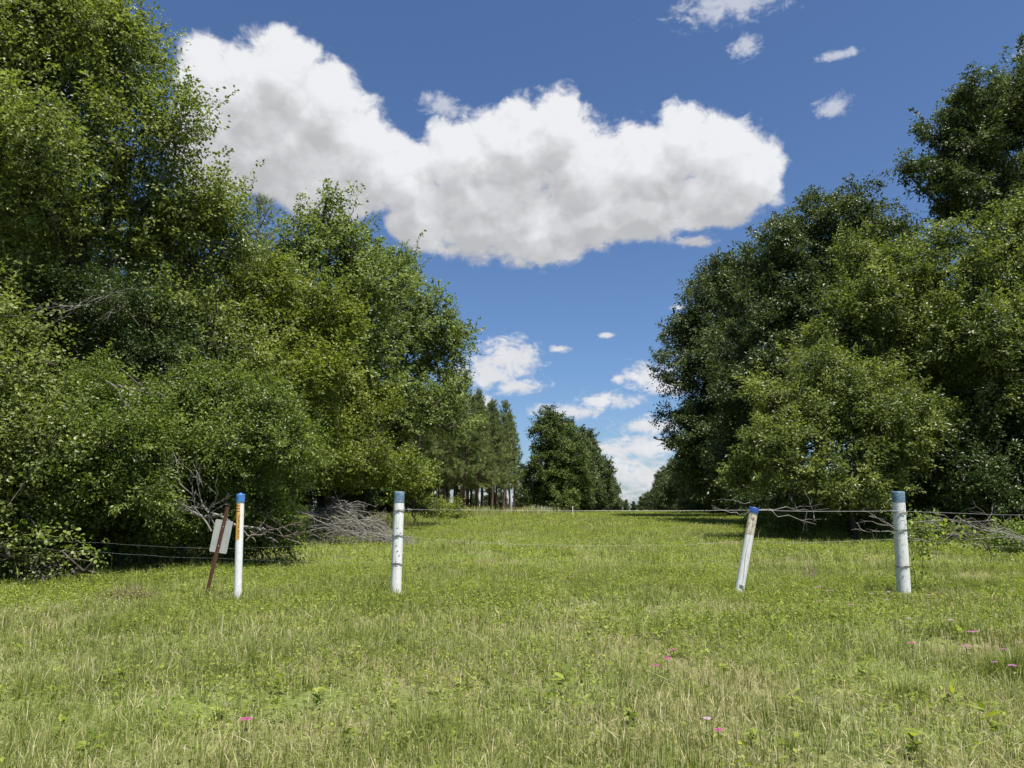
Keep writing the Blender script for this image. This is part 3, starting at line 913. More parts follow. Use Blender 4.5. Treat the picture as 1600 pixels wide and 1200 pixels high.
GWd = 'broad-leaved weeds standing in the foreground grass'
spots = [(430, 1085, 0, 'light green weed with three rounded leaf pairs, left foreground grass'), (492, 1112, 1, 'weed with folded shiny leaves leaning over dry grass, left of the centre'),
         (1490, 1118, 2, 'large weed with long upcurled leaves standing alone in the foreground grass'), (1085, 1090, 2, 'weed with two dark drooping leaves beside the magenta flowers')]
wp = []
for i, (px, py, k, lab) in enumerate(spots):
    wp.append(make_weed(80 + i, (.11, .12, .17, .11)[i], (9, 9, 8, 7)[i], (.05, .055, .09, .07)[i], (.04, .036, .034, .03)[i], ground(px, py), lab, GWd))
rw = np.random.default_rng(9)
more = [(545, 1165), (190, 1068), (130, 1188), (1245, 1112), (1350, 1062), (1440, 1186), (875, 1085), (915, 1040), (1135, 1055), (925, 1012), (250, 965), (1320, 1075), (720, 1080), (610, 1115), (95, 1150), (30, 1030),
        (345, 1125), (560, 1048), (1210, 985), (1040, 1000), (780, 1000), (860, 1005), (1500, 1000), (1180, 1165), (990, 1130), (300, 1030), (1555, 1150), (680, 1005)]
for i, (px, py) in enumerate(more):
    copy_tree(wp[i % 4], ground(px, py), rw.uniform(0, 6.28), (rw.uniform(.8, 1.3), rw.uniform(.8, 1.3), rw.uniform(.5, 1.0)), 'small broad-leaved weed poking up through the foreground grass', GWd)


def flower_mat(name, c):
    return leaf_mat(name, [(0, tuple(x * .7 for x in c)), (1, c)], trans=.3, rough=.6, spec=.2, tcol=(1, 1, 1))


M['pink'] = flower_mat('pink_petal', (.62, .25, .52))
M['magenta'] = flower_mat('magenta_petal', (.52, .10, .31))
M['pale'] = flower_mat('pale_petal', (.70, .48, .62))


def make_flower(seed, mat, loc, label, r=.022, h=.15):
    rng = np.random.default_rng(seed)
    st, pt = Geo(), Geo()
    top = np.array([rng.normal(0, .015), rng.normal(0, .015), h])
    add_tube(st, wiggle((0, 0, -.02), top, 4, .005, rng), [.0022, .002, .0018, .0015], 5)
    for k in range(3):
        v, f = leaf_shape(.035, .014)
        m = Matrix.Rotation(k * 2.1, 3, 'Z') @ Matrix.Rotation(-.5, 3, 'Y')
        st.add(v @ np.array(m).T + top * (.3 + .2 * k), f, .4)
    for k in range(11):                                           # a flat head of small five-petalled florets
        a = k * 2.4; d = r * math.sqrt(k / 11)
        c = top + np.array([d * math.cos(a), d * math.sin(a), .010 - d * .25])
        for q in range(5):
            v, f = leaf_shape(r * .42, r * .3, .1, .1)
            m = Matrix.Rotation(q * 1.257 + k, 3, 'Z') @ Matrix.Rotation(-.35, 3, 'Y')
            pt.add(v @ np.array(m).T + c, f, float(rng.random()))
    root = thing('wildflower', label, 'flower', loc, 'pink wildflowers in the grass')
    st.build('stem', M['stem'], root)
    pt.build('petals', M[mat], root, smooth=True)
    return root


fl = {'pink': make_flower(1, 'pink', ground(885, 926), 'lilac-pink wildflower of the small cluster left of the field centre'),
      'magenta': make_flower(2, 'magenta', ground(1024, 1080), 'strong magenta wildflower in the foreground beside the drooping weed'),
      'pale': make_flower(3, 'pale', ground(1446, 950), 'pale pink wildflower just right of the thick white post')}
FL = [('pink', 893, 921, 'lilac-pink wildflower of the small cluster left of the field centre'), ('pink', 898, 917, 'lilac-pink wildflower of the small cluster left of the field centre')]
FL += [('pink', x, y, 'pink wildflower of the cluster between the tilted pole and thick post') for x, y in [(1278, 943), (1286, 941), (1293, 943), (1299, 944), (1279, 961), (1330, 971), (1355, 915)]]
FL += [('pale', x, y, 'pale pink wildflower below the thick white post') for x, y in [(1379, 946), (1388, 950), (1392, 955), (1358, 950), (1413, 991), (1482, 1001)]]
FL += [('pink', x, y, 'lilac wildflower near the right border of the field') for x, y in [(1468, 946), (1586, 948), (1558, 957), (1575, 1048), (1556, 1066), (1588, 1083), (1516, 1052), (1523, 1025), (1530, 1017)]]
FL += [('magenta', x, y, 'magenta wildflower standing in the foreground grass') for x, y in [(1055, 1054), (1044, 1077), (1123, 1196), (384, 1189), (1426, 1047)]]
FL += [('pale', 1107, 1174, 'pale lilac wildflower in the foreground grass right of the centre')]
for k, x, y, lab in FL:
    copy_tree(fl[k], ground(x, y), rw.uniform(0, 6.28), rw.uniform(.8, 1.25), lab)


# ------------------------------------------------------------------ dead wood
def dead_branch(g, rng, a, b, r, depth=2, amp=.06, kids=5):
    a, b = np.asarray(a, float), np.asarray(b, float)
    n = 7
    ln = np.linalg.norm(b - a)
    p = wiggle(a, b, n, amp * ln * .35, rng)
    add_tube(g, p, np.linspace(r, r * .25, n), 5 if r > .008 else 3)
    if depth > 0:
        for k in range(kids):
            t = rng.uniform(.2, .95)
            s = np.array([np.interp(t, np.linspace(0, 1, n), p[:, q]) for q in range(3)])
            d = unit((b - a) / ln * .8 + rng.normal(0, .55, 3))
            dead_branch(g, rng, s, s + d * ln * rng.uniform(.25, .55) * (1 - .4 * t), r * .5, depth - 1, amp, max(2, kids - 1))


def dead_thing(name, label, cat, segs, mat, seed, part=None):
    rng = np.random.default_rng(seed)
    g = Geo()
    o = np.asarray(segs[0][0], float)
    for (a, b, r, depth, kids) in segs:
        dead_branch(g, rng, np.asarray(a) - o, np.asarray(b) - o, r, depth, .09, kids)
    ob = g.build(name, M[mat], smooth=True)
    ob.location = tuple(float(c) for c in o)
    return tag(ob, label, cat)


def brush_pile():
    rng = np.random.default_rng(91)
    c = ground(527, 850)
    root = thing('brush_pile', 'heap of grey dead branches and twigs at the edge of the field', 'brush pile', c)
    g = Geo(); s = c[1] / 1180.0
    W, Hh = 80 * s, 78 * s
    for k in range(320):
        th = rng.uniform(-1, 1)
        a = np.array([th * W + rng.normal(0, .1), rng.normal(0, .5), max(.02, Hh * (1 - th * th) * rng.uniform(.1, .75))])
        d = unit(np.array([rng.choice([-1, 1]) * rng.uniform(.6, 1), rng.normal(0, .4), rng.normal(.05, .28)]))
        ln = rng.uniform(.5, 1.3)
        b = a + d * ln
        lim = Hh * 1.02 * max(.04, 1 - (b[0] / W / 1.15) ** 2)
        b[2] = np.clip(b[2], .02, lim)
        mid = (a + b) / 2 + np.array([0, 0, rng.uniform(0, .18)]) + rng.normal(0, .04, 3)
        mid[2] = min(mid[2], Hh * 1.1)
        r = rng.uniform(.006, .014)
        add_tube(g, [a, (a + mid) / 2 + rng.normal(0, .02, 3), mid, (mid + b) / 2 + rng.normal(0, .02, 3), b], np.linspace(r, r * .35, 5), 4)
        for q in range(4):
            t = rng.uniform(.3, 1)
            p = a + (b - a) * t
            e = p + unit(d + rng.normal(0, .6, 3)) * rng.uniform(.15, .45); e[2] = np.clip(e[2], .01, Hh * 1.15)
            add_tube(g, [p, (p + e) / 2 + rng.normal(0, .02, 3), e], [r * .5, r * .35, r * .2], 3)
    g.build('twigs', M['dead'], root, smooth=True)
    g = Geo()
    add_tube(g, wiggle((-W * .98, -.5, Hh * .72), (W * .55, -.62, Hh * .42), 8, .03, rng), np.linspace(.035, .012, 8), 7)
    add_tube(g, wiggle((-W * .9, -.4, Hh * .55), (W * .1, -.6, Hh * .2), 7, .03, rng), np.linspace(.03, .01, 7), 7)
    g.build('limb', M['dead'], root, smooth=True)


brush_pile()
dead_thing('dead_branch', 'long fallen grey log lying behind the rusty sign and white marker pipe', 'log',
           [(at(272, 797, 12.9), at(415, 826, 13.4), .05, 1, 4), (at(345, 806, 13.0), at(300, 790, 12.9), .02, 1, 3)], 'dead', 92)
dead_thing('dead_branch', 'tangled dead shrub branches above the fallen log, left of the rusty sign', 'dead branch',
           [(at(330, 830, 12.9), at(262, 725, 12.6), .018, 3, 5), (at(335, 820, 13), at(300, 720, 12.7), .016, 3, 5), (at(325, 830, 13), at(340, 740, 12.7), .014, 3, 5), (at(300, 800, 13), at(250, 750, 12.6), .012, 2, 5)], 'dead', 93)
dead_thing('dead_branch', 'pale bare dead branches spreading in the trees high on the left', 'dead branch',
           [(at(60, 515, 13.6), at(150, 468, 13.4), .022, 2, 5), (at(145, 470, 13.4), at(200, 450, 13.3), .014, 3, 5), (at(145, 475, 13.4), at(45, 485, 13.3), .012, 2, 5), (at(150, 500, 13.5), at(195, 480, 13.3), .010, 2, 4)], 'dead', 94)
dead_thing('dead_branch', 'thin pale dead branch hanging over the wide left bush', 'dead branch',
           [(at(165, 595, 12.5), at(220, 650, 12.2), .010, 2, 5), (at(175, 600, 12.5), at(210, 608, 12.2), .008, 2, 4)], 'dead', 95)
dead_thing('dead_branch', 'dead brown brush under the round bush beside the white marker pipe', 'dead branch',
           [(at(385, 845, 13.2), at(460, 815, 13.2), .02, 3, 5), (at(390, 830, 13.2), at(470, 835, 13.4), .014, 3, 5), (at(470, 850, 13.4), at(400, 815, 13.2), .014, 3, 5)], 'dead_brown', 96)
PY = ground(1413, 935)[1]
dead_thing('dead_branch', 'long heap of dead branches lying along the wire right of the thick white post', 'dead branch',
           [(at(1412, 838, PY + .5), at(1640, 842, PY + .3), .009, 3, 4), (at(1640, 850, PY + .4), at(1430, 806, PY + .5), .009, 3, 4), (at(1400, 820, PY + .35), at(1560, 812, PY + .5), .008, 3, 4),
            (at(1620, 835, PY + .5), at(1440, 816, PY + .4), .008, 2, 5), (at(1650, 856, PY + .5), at(1500, 815, PY + .6), .008, 2, 5), (at(1455, 880, PY + .4), at(1500, 815, PY + .5), .007, 2, 3)], 'dead', 97)
dead_thing('dead_branch', 'dead twiggy branch caught on the wire left of the thick white post', 'dead branch',
           [(at(1400, 833, PY - .15), at(1330, 828, PY + .1), .008, 2, 4), (at(1395, 822, PY - .15), at(1352, 798, PY), .006, 2, 4), (at(1398, 826, PY - .15), at(1345, 812, PY + .1), .007, 2, 4)], 'dead', 98)
dead_thing('dead_branch', 'thin bare branch caught on the top wire right of the tilted pole', 'dead branch',
           [(at(1186, 797, PY + .1), at(1275, 820, PY + .1), .009, 2, 3), (at(1190, 796, PY + .1), at(1295, 794, PY + .1), .008, 2, 3), (at(1272, 810, PY + .1), at(1257, 766, PY + .2), .005, 1, 2)], 'dead', 99)
dead_thing('dead_branch', 'thin bare branch caught on the top wire left of the tilted pole', 'dead branch',
           [(at(1176, 798, PY + .06), at(1156, 805, PY + .06), .006, 0, 0), (at(1156, 805, PY + .06), at(1113, 793, PY + .1), .007, 1, 3), (at(1172, 785, PY + .1), at(1120, 781, PY + .1), .005, 0, 0)], 'dead', 100)


# ------------------------------------------------------------------ posts
def lathe(prof, sides=24, rough=0.0, seed=0, zs=None):
    rng = np.random.default_rng(seed)
    a = np.linspace(0, 2 * math.pi, sides, endpoint=False)
    ph = rng.uniform(0, 6.28, 4)
    v = []
    for r, z in prof:
        k = 1 + rough * (np.sin(2 * a + ph[0]) * .5 + np.sin(3 * a + ph[1] + z * 1.5) * .35 + np.sin(7 * a + ph[2] + z * .6) * .25) if rough else 1
        v.append(np.stack([r * np.cos(a) * k, r * np.sin(a) * k, np.full(sides, z)], -1))
    v = np.concatenate(v)
    i = np.arange(len(prof) - 1)[:, None] * sides; j = np.arange(sides)[None, :]; jn = (j + 1) % sides
    f = np.stack([i + j, i + jn, i + sides + jn, i + sides + j], -1).reshape(-1, 4)
    return v, f


def paint_mat(name, base, dark, scale=26, crack=.5, spots=0.0, spot_col=(.30, .25, .17)):
    """old paint on wood: long grain cracks, worn flecks"""
    m, nt, out = new_mat(name)
    tc = N(nt, 'ShaderNodeTexCoord')
    mp = N(nt, 'ShaderNodeMapping'); mp.inputs['Scale'].default_value = (1, 1, .06)
    nt.links.new(tc.outputs['Object'], mp.inputs[0])
    g = N(nt, 'ShaderNodeTexNoise'); g.inputs['Scale'].default_value = scale * 3; g.inputs['Detail'].default_value = 5; g.inputs['Roughness'].default_value = .65
    nt.links.new(mp.outputs[0], g.inputs['Vector'])
    s = N(nt, 'ShaderNodeTexNoise'); s.inputs['Scale'].default_value = scale; s.inputs['Detail'].default_value = 7; s.inputs['Roughness'].default_value = .7
    nt.links.new(tc.outputs['Object'], s.inputs['Vector'])
    c1 = ramp(nt, g.outputs['Fac'], [(.30, dark), (.30 + .12 * crack, tuple((x + y) / 2 for x, y in zip(base, dark))), (.45, base), (1, base)])
    fac = ramp(nt, s.outputs['Fac'], [(.62 - .2 * spots, (0, 0, 0)), (.68 - .2 * spots, (1, 1, 1))])
    mx = N(nt, 'ShaderNodeMix', data_type='RGBA'); mx.inputs[7].default_value = (*spot_col, 1)
    nt.links.new(fac, mx.inputs[0]); nt.links.new(c1, mx.inputs[6])
    p = N(nt, 'ShaderNodeBsdfPrincipled'); p.inputs['Roughness'].default_value = .7; p.inputs['Specular IOR Level'].default_value = .25
    nt.links.new(mx.outputs[2], p.inputs['Base Color'])
    b = N(nt, 'ShaderNodeBump'); b.inputs['Strength'].default_value = .5; b.inputs['Distance'].default_value = .006
    nt.links.new(g.outputs['Fac'], b.inputs['Height']); nt.links.new(b.outputs[0], p.inputs['Normal'])
    nt.links.new(p.outputs[0], out.inputs[0])
    return m


def plain(name, c, rough=.5, spec=.4, metal=0.0):
    m, nt, out = new_mat(name)
    tc = N(nt, 'ShaderNodeTexCoord')
    nz = N(nt, 'ShaderNodeTexNoise'); nz.inputs['Scale'].default_value = 22; nz.inputs['Detail'].default_value = 5
    nt.links.new(tc.outputs['Object'], nz.inputs['Vector'])
    col = ramp(nt, nz.outputs['Fac'], [(.3, tuple(x * .82 for x in c)), (.65, c)])
    p = N(nt, 'ShaderNodeBsdfPrincipled'); p.inputs['Roughness'].default_value = rough; p.inputs['Specular IOR Level'].default_value = spec; p.inputs['Metallic'].default_value = metal
    nt.links.new(col, p.inputs['Base Color']); nt.links.new(p.outputs[0], out.inputs[0])
    return m


M['white_wood'] = paint_mat('white_wood', (.70, .70, .675), (.26, .24, .21), spots=.12, spot_col=(.46, .44, .39))
M['white_wood_old'] = paint_mat('white_wood_old', (.63, .63, .605), (.24, .22, .19), spots=.25, spot_col=(.38, .35, .30))
M['white_pole'] = paint_mat('white_pole', (.70, .70, .675), (.34, .31, .27), spots=.1, spot_col=(.42, .36, .25))
M['peeled'] = paint_mat('peeled', (.60, .55, .42), (.22, .17, .11), spots=.45, spot_col=(.22, .17, .11))
M['blue_worn'] = paint_mat('blue_worn', (.10, .165, .235), (.035, .06, .09), spots=.5, spot_col=(.24, .29, .32))
M['blue_tape'] = plain('blue_tape', (.03, .075, .27), .45)
M['blue_cap'] = plain('blue_cap', (.06, .19, .44), .4)
M['blue_dark'] = plain('blue_dark', (.02, .07, .25), .4)
M['pvc'] = plain('pvc', (.74, .74, .73), .35, .5)
M['orange'] = plain('orange_label', (.80, .43, .10), .5)
M['ink'] = plain('label_ink', (.05, .04, .03), .5)
M['rust'] = noise_mat('rust', [(.3, (.045, .022, .016)), (.55, (.11, .052, .034)), (.8, (.19, .10, .065))], 40, bump=.3, dist=.002)
M['alu'] = noise_mat('aluminium', [(.3, (.30, .31, .285)), (.7, (.42, .43, .395))], 6, rough=.5, bump=0, spec=.4)
M['wire'] = noise_mat('galvanised_wire', [(.3, (.22, .22, .21)), (.7, (.42, .42, .41))], 40, rough=.45, bump=0, spec=.5)
M['wire_dark'] = noise_mat('rusty_wire', [(.3, (.04, .035, .03)), (.7, (.12, .10, .09))], 40, rough=.6, bump=0)


def stand(obj, base_px, top_px):
    """stand a post at its foot and lean it as in the photo; returns its length"""
    b = ground(*base_px)
    t = at(top_px[0], top_px[1], b[1])
    d = Vector(tuple(t - b))
    obj.location = tuple(float(c) for c in b)
    obj.rotation_mode = 'QUATERNION'
    obj.rotation_quaternion = Vector((0, 0, 1)).rotation_difference(d.normalized())
    return d.length


def post_len(base_px, top_px):
    b = ground(*base_px)
    return float(np.linalg.norm(at(top_px[0], top_px[1], b[1]) - b)), b


def ring_wire(g, r, z, wr=.0022, wob=.004, seed=0):
    rng = np.random.default_rng(seed)
    a = np.linspace(0, 2 * math.pi, 25)
    p = np.stack([r * np.cos(a), r * np.sin(a), z + wob * np.sin(a * 2 + rng.uniform(0, 6))], -1)
    add_tube(g, p, wr, 5)


def wooden_post(label, base_px, top_px, r, band, mat, ties, seed):
    h, b = post_len(base_px, top_px)
    root = thing('fence_post', label, 'fence post', b, 'white posts along the fence line')
    stand(root, base_px, top_px)
    g = Geo()
    zs = np.linspace(-.2, h - band, 14)
    v, f = lathe([(r * (1.05 - .07 * max(0, z) / h), z) for z in zs], 28, .035, seed); g.add(v, f)
    g.build('shaft', M[mat], root, smooth=True)
    g = Geo()
    rt = r * .985 + .0015
    v, f = lathe([(rt, h - band - .004), (rt, h - .02), (rt * .97, h - .003), (rt * .9, h), (.001, h + .002)], 28, .03, seed); g.add(v, f)
    g.build('painted_top', M['blue_worn'], root, smooth=True)
    rng = np.random.default_rng(seed)
    for k, z in enumerate(ties):
        g = Geo()
        ring_wire(g, r * 1.03 + .004, z, .0024, .006, seed + k)
        ring_wire(g, r * 1.03 + .004, z + .012, .0024, .006, seed + k + 9)
        add_tube(g, wiggle((-.03, -r * 1.04 - .004, z), (.035, -r * 1.04 - .012, z + .02), 5, .004, rng), .0026, 4)
        add_tube(g, wiggle((.0, -r * 1.04 - .006, z + .02), (.01, -r * 1.04 - .028, z + .045), 4, .003, rng), .0022, 4)
        add_tube(g, wiggle((r * .95, -.01, z), (r * 1.9, -.03, z - .015), 4, .004, rng), .0022, 4)
        g.build('wire_tie', M['wire_dark'], root)
    for k in range(5):                                             # loose staples driven into the wood
        g = Geo()
        z = rng.uniform(.25, h - band - .1); a = rng.uniform(-2.4, -.7)
        c = np.array([math.cos(a), math.sin(a), 0]); s = np.array([-math.sin(a), math.cos(a), 0])
        p = [c * r * .98 - s * .012 + [0, 0, z], c * (r * 1.08) - s * .01 + [0, 0, z], c * (r * 1.08) + s * .01 + [0, 0, z + .01], c * r * .98 + s * .012 + [0, 0, z + .01]]
        add_tube(g, p, .0022, 4)
        g.build('staple', M['wire_dark'], root)
    return root


S = ground(618, 935)[1] / 1180.0
wooden_post('round white wooden post with worn blue top, right of the brush pile', (618, 936), (624, 768), 8.2 * S, 17 * S, 'white_wood', [.43, .78, 1.10], 5)
wooden_post('thickest white wooden post with a faded blue top, dead branches tangled behind it', (1413, 936), (1403, 768), 9.4 * S, 16.5 * S, 'white_wood_old', [.40, .86, 1.08], 6)


def tilted_pole():
    base, top = (1153, 936), (1178.5, 793)
    h, b = post_len(base, top)
    root = thing('fence_post', 'thin white pole leaning right with a bright blue band at its top', 'fence post', b, 'white posts along the fence line')
    stand(root, base, top)
    r = 6.9 * S; k = h * .70
    g = Geo(); v, f = lathe([(r, z) for z in np.linspace(-.2, k, 10)], 24, .02, 3); g.add(v, f)
    g.build('shaft', M['white_pole'], root, smooth=True)
    g = Geo(); v, f = lathe([(r * 1.0, z) for z in np.linspace(k, h - .07, 6)], 24, .05, 3); g.add(v, f)
    o = g.build('peeled_section', M['peeled'], root, smooth=True); o['label'] = 'peeling yellowish upper section'
    g = Geo(); v, f = lathe([(r * 1.1, h - .072), (r * 1.12, h - .01), (r * 1.05, h), (.001, h)], 24); g.add(v, f)
    g.build('blue_band', M['blue_tape'], root, smooth=True)
    g = Geo(); rng = np.random.default_rng(4)
    p = [(-.01 + .012 * math.sin(t * 9), -r * 1.05 - .003, .1 + t * (h - .25)) for t in np.linspace(0, 1, 14)]
    add_tube(g, p, .0016, 4)
    g.build('loose_wire', M['wire_dark'], root)


tilted_pole()


def marker_pipe():
    base, top = (371, 941), (376, 772)
    h, b = post_len(base, top)
    root = thing('marker_pipe', 'smooth white plastic marker pipe with blue cap and orange warning label', 'marker post', b)
    stand(root, base, top)
    r = 5.7 * S
    ch = 12 * S
    g = Geo(); v, f = lathe([(r, -.2), (r, h - ch * .6)], 32); g.add(v, f)
    g.build('pipe', M['pvc'], root, smooth=True)
    g = Geo(); rc = 6.7 * S
    v, f = lathe([(r, h - ch), (rc, h - ch), (rc, h - .008), (rc * .94, h), (rc * .4, h + .003), (rc * .32, h + .014), (.001, h + .014)], 32); g.add(v, f)
    cap = g.build('cap', M['blue_cap'], root)
    g = Geo(); a = np.linspace(-2.25, -1.85, 5)
    v = [[(rc + .002) * math.cos(t), (rc + .002) * math.sin(t), z] for z in (h - ch * .72, h - ch * .32) for t in a]
    g.add(v, [[i, i + 1, i + 6, i + 5] for i in range(4)])
    g.build('cap_mark', M['blue_dark'], cap)
    # curved label on the left front of the pipe
    z1, z0 = h - 14.5 * S, h - 69 * S
    a0, a1 = -2.75, -1.15
    g = Geo(); a = np.linspace(a0, a1, 13)
    v = [[(r + .0012) * math.cos(t), (r + .0012) * math.sin(t), z] for z in (z0, z1) for t in a]
    g.add(v, [[i, i + 1, i + 14, i + 13] for i in range(12)])
    lab = g.build('warning_label', M['orange'], root, smooth=True)

    g = Geo(); rng = np.random.default_rng(8)

    def mark(t0, t1, zz0, zz1):
        a = np.linspace(t0, t1, 4)
        v = [[(r + .0026) * math.cos(t), (r + .0026) * math.sin(t), z] for z in (zz0, zz1) for t in a]
        g.add(v, [[i, i + 1, i + 5, i + 4] for i in range(3)])
    H = z1 - z0
    # three worn lines across the head of the label
    for k in range(3):
        z = z1 - H * (.05 + .075 * k)
        t = a0 + .25
        while t < a1 - .2:
            w = rng.uniform(.07, .16); mark(t, t + w, z - H * .03, z); t += w + rng.uniform(.05, .09)
    # two columns of small lettering running down the label, too worn to read
    for col, (t0, wd) in enumerate([(-2.55, .28), (-1.72, .42)]):
        z = z1 - H * .30
        while z > z0 + H * .03:
            hh = H * rng.uniform(.018, .034)
            for q in range(2):
                s = t0 + wd * q * .55 + rng.uniform(0, .05)
                if rng.random() < .85: mark(s, s + wd * rng.uniform(.25, .42), z - hh, z)
            z -= hh + H * rng.uniform(.012, .02)
    g.build('lettering', M['ink'], lab)


marker_pipe()


def sign_back():
    base, top = (322, 934), (356.5, 792)
    h, b = post_len(base, top)
    root = thing('road_sign', 'small tilted metal sign seen from behind on a rusty channel post', 'sign', b)
    stand(root, base, top)
    g = Geo()
    w, d, t = .028, .022, .004                                     # a U-channel, open side towards us
    prof = np.array([[-w - .012, -d], [-w, -d], [-w + .004, 0], [w - .004, 0], [w, -d], [w + .012, -d], [w + .012, -d + t], [w + t * .5, -d + t], [w - .001, t], [-w + .001, t], [-w - t * .5, -d + t], [-w - .012, -d + t]]) * .62
    n = len(prof); v = []
    for z in (-.2, h):
        v += [[x, y, z] for x, y in prof]
    f = [[i, (i + 1) % n, n + (i + 1) % n, n + i] for i in range(n)]
    g.add(v, f)
    g.build('channel_post', M['rust'], root)
    # bolt holes down the channel
    g = Geo()
    for z in np.arange(.12, h - .03, .05):
        a = np.linspace(0, 2 * math.pi, 9)[:-1]
        vv = [[.0035 * math.cos(q), -.0008, z + .0045 * math.sin(q)] for q in a]
        g.add(vv + [[0, -.0008, z]], [[i, (i + 1) % 8, 8] for i in range(8)])
    g.build('bolt_holes', M['ink'], root)
    # aluminium plate, rounded corners, in its own plane beyond the post
    W, H2 = .118, .215; zc = h - .395
    rc = .02; pts = []
    for cx, cz, a0 in ((W - rc, H2 - rc, 0), (-W + rc, H2 - rc, 90), (-W + rc, -H2 + rc, 180), (W - rc, -H2 + rc, 270)):
        for k in range(5):
            q = R(a0 + 22.5 * k); pts.append((cx + rc * math.cos(q), cz + rc * math.sin(q)))
    n = len(pts)
    tl = R(2.0)
    rot = lambda x, z: (x * math.cos(tl) - z * math.sin(tl), z * math.cos(tl) + x * math.sin(tl))
    v = []
    for y in (.005, .0075):
        for x, z in pts:
            xx, zz = rot(x, z); v.append([xx, y, zc + zz])
    v += [[0, .005, zc], [0, .0075, zc]]
    g = Geo()
    g.add(v, [[i, (i + 1) % n, n + (i + 1) % n, n + i] for i in range(n)])
    g2 = [[(i + 1) % n, i, 2 * n] for i in range(n)] + [[n + i, n + (i + 1) % n, 2 * n + 1] for i in range(n)]
    g.n -= len(v); g.v.pop()
    g.add(v, g2)
    g.build('sign_plate', M['alu'], root)
    g = Geo()
    for z in (zc + .13, zc - .13):
        v, f = lathe([(.008, -.004), (.008, .003), (.001, .003)], 6)
        v = np.stack([v[:, 0], -v[:, 2] - .002, v[:, 1] + z], -1); g.add(v, f)
    g.build('bolts', M['alu'], root)


sign_back()

# far slim post standing out of the field in front of the lane trees
fp = ground(895, 806)
o = thing('fence_post', 'tiny pale stake far off in front of the lane trees', 'fence post', fp)
g = Geo(); hh = (at(895, 791, fp[1])[2] - fp[2])
v, f = lathe([(.035, -.1), (.03, hh - .05), (.025, hh), (.001, hh)], 10); g.add(v, f)
g.build('shaft', M['white_wood_old'], o, smooth=True)

# ------------------------------------------------------------------ wires
def wire_strand(label, pts, sag=.02, barbs=True, mat='wire', r=.0013, seed=0):
    rng = np.random.default_rng(seed)
    g = Geo()
    P = []
    for a, b in zip(pts[:-1], pts[1:]):
        n = max(6, int(np.linalg.norm(np.asarray(b) - a) / .35))
        t = np.linspace(0, 1, n)[:, None]
        p = np.asarray(a) + (np.asarray(b) - a) * t
        p[:, 2] -= sag * 4 * (t * (1 - t))[:, 0]
        p += rng.normal(0, .004, p.shape) * (t * (1 - t) * 4)
        P.append(p if not P else p[1:])
    P = np.concatenate(P)
    o = P[0].copy()
    add_tube(g, P - o, r, 5)
    kb = r / .0021
    if barbs:
        for a, b in zip(P[:-1], P[1:]):
            for q in (.2, .6):
                c = a + (b - a) * q - o
                d = unit(rng.normal(0, 1, (2, 3)))
                v, f = prisms(np.repeat(c[None], 2, 0) - d * .016 * kb, np.repeat(c[None], 2, 0) + d * .016 * kb, [.0016 * kb] * 2, [.0012 * kb] * 2)
                g.add(v, f)
    ob = g.build('fence_wire', M[mat]); ob.location = tuple(float(c) for c in o)
    return tag(ob, label, 'wire', 'barbed wire strands of the fence')


Y2 = ground(618, 936)[1]; Y4 = ground(1413, 936)[1]; Yp = ground(1153, 936)[1]
wire_strand('top barbed wire strand running level past the leaning pole to the thick post', [at(632, 796, Y2 - .02), at(1180, 797, Yp - .03), at(1400, 798, Y4 - .12), at(1720, 806, Y4)], .012, seed=1)
wire_strand('slack second wire strand between the brush-pile post and the leaning pole', [at(628, 838, Y2 - .02), at(900, 852, Y2 + .05), at(1166, 845, Yp + .05), at(1404, 842, Y4 - .1), at(1720, 858, Y4)], .03, False, seed=2, r=.0007)
wire_strand('wire strand in front of the left bushes passing behind the sign, upper one', [at(612, 838, Y2 - .03), at(460, 853, 11.0), at(340, 857, 11.0), at(160, 848, 11), at(-60, 836, 10.8)], .015, seed=3, r=.0007)
wire_strand('wire strand in front of the left bushes passing behind the sign, lower one', [at(610, 880, Y2 - .03), at(340, 872, 11.0), at(150, 862, 11), at(60, 856, 10.9), at(-60, 852, 10.8)], .015, seed=4, r=.0007)

# ------------------------------------------------------------------ vines
def vine(label, pts, mat, seed, leaf=.05, n=60, spread=.06):
    rng = np.random.default_rng(seed)
    P = np.array(pts); o = P[0].copy(); P = P - o
    root = thing('vine', label, 'vine', o)
    t = np.linspace(0, 1, len(P)); tt = np.linspace(0, 1, 24)
    C = np.stack([np.interp(tt, t, P[:, k]) for k in range(3)], -1) + rng.normal(0, .015, (24, 3))
    g = Geo(); add_tube(g, C, np.linspace(.005, .002, 24), 5)
    g.build('stem', M['stem'], root)
    q = rng.random(n)
    p = np.stack([np.interp(q, tt, C[:, k]) for k in range(3)], -1) + rng.normal(0, spread, (n, 3))
    g = Geo()
    for i in range(n):
        s = leaf * rng.uniform(.6, 1.3)
        v, f = leaf_shape(s, s * .75, .2, .3)
        m = Matrix.Rotation(rng.uniform(0, 6.28), 3, 'Z') @ Matrix.Rotation(rng.uniform(-.2, .9), 3, 'Y') @ Matrix.Rotation(rng.normal(0, .5), 3, 'X')
        g.add(v @ np.array(m).T + p[i], f, float(rng.random()))
    g.build('leaves', M[mat], root, smooth=True)


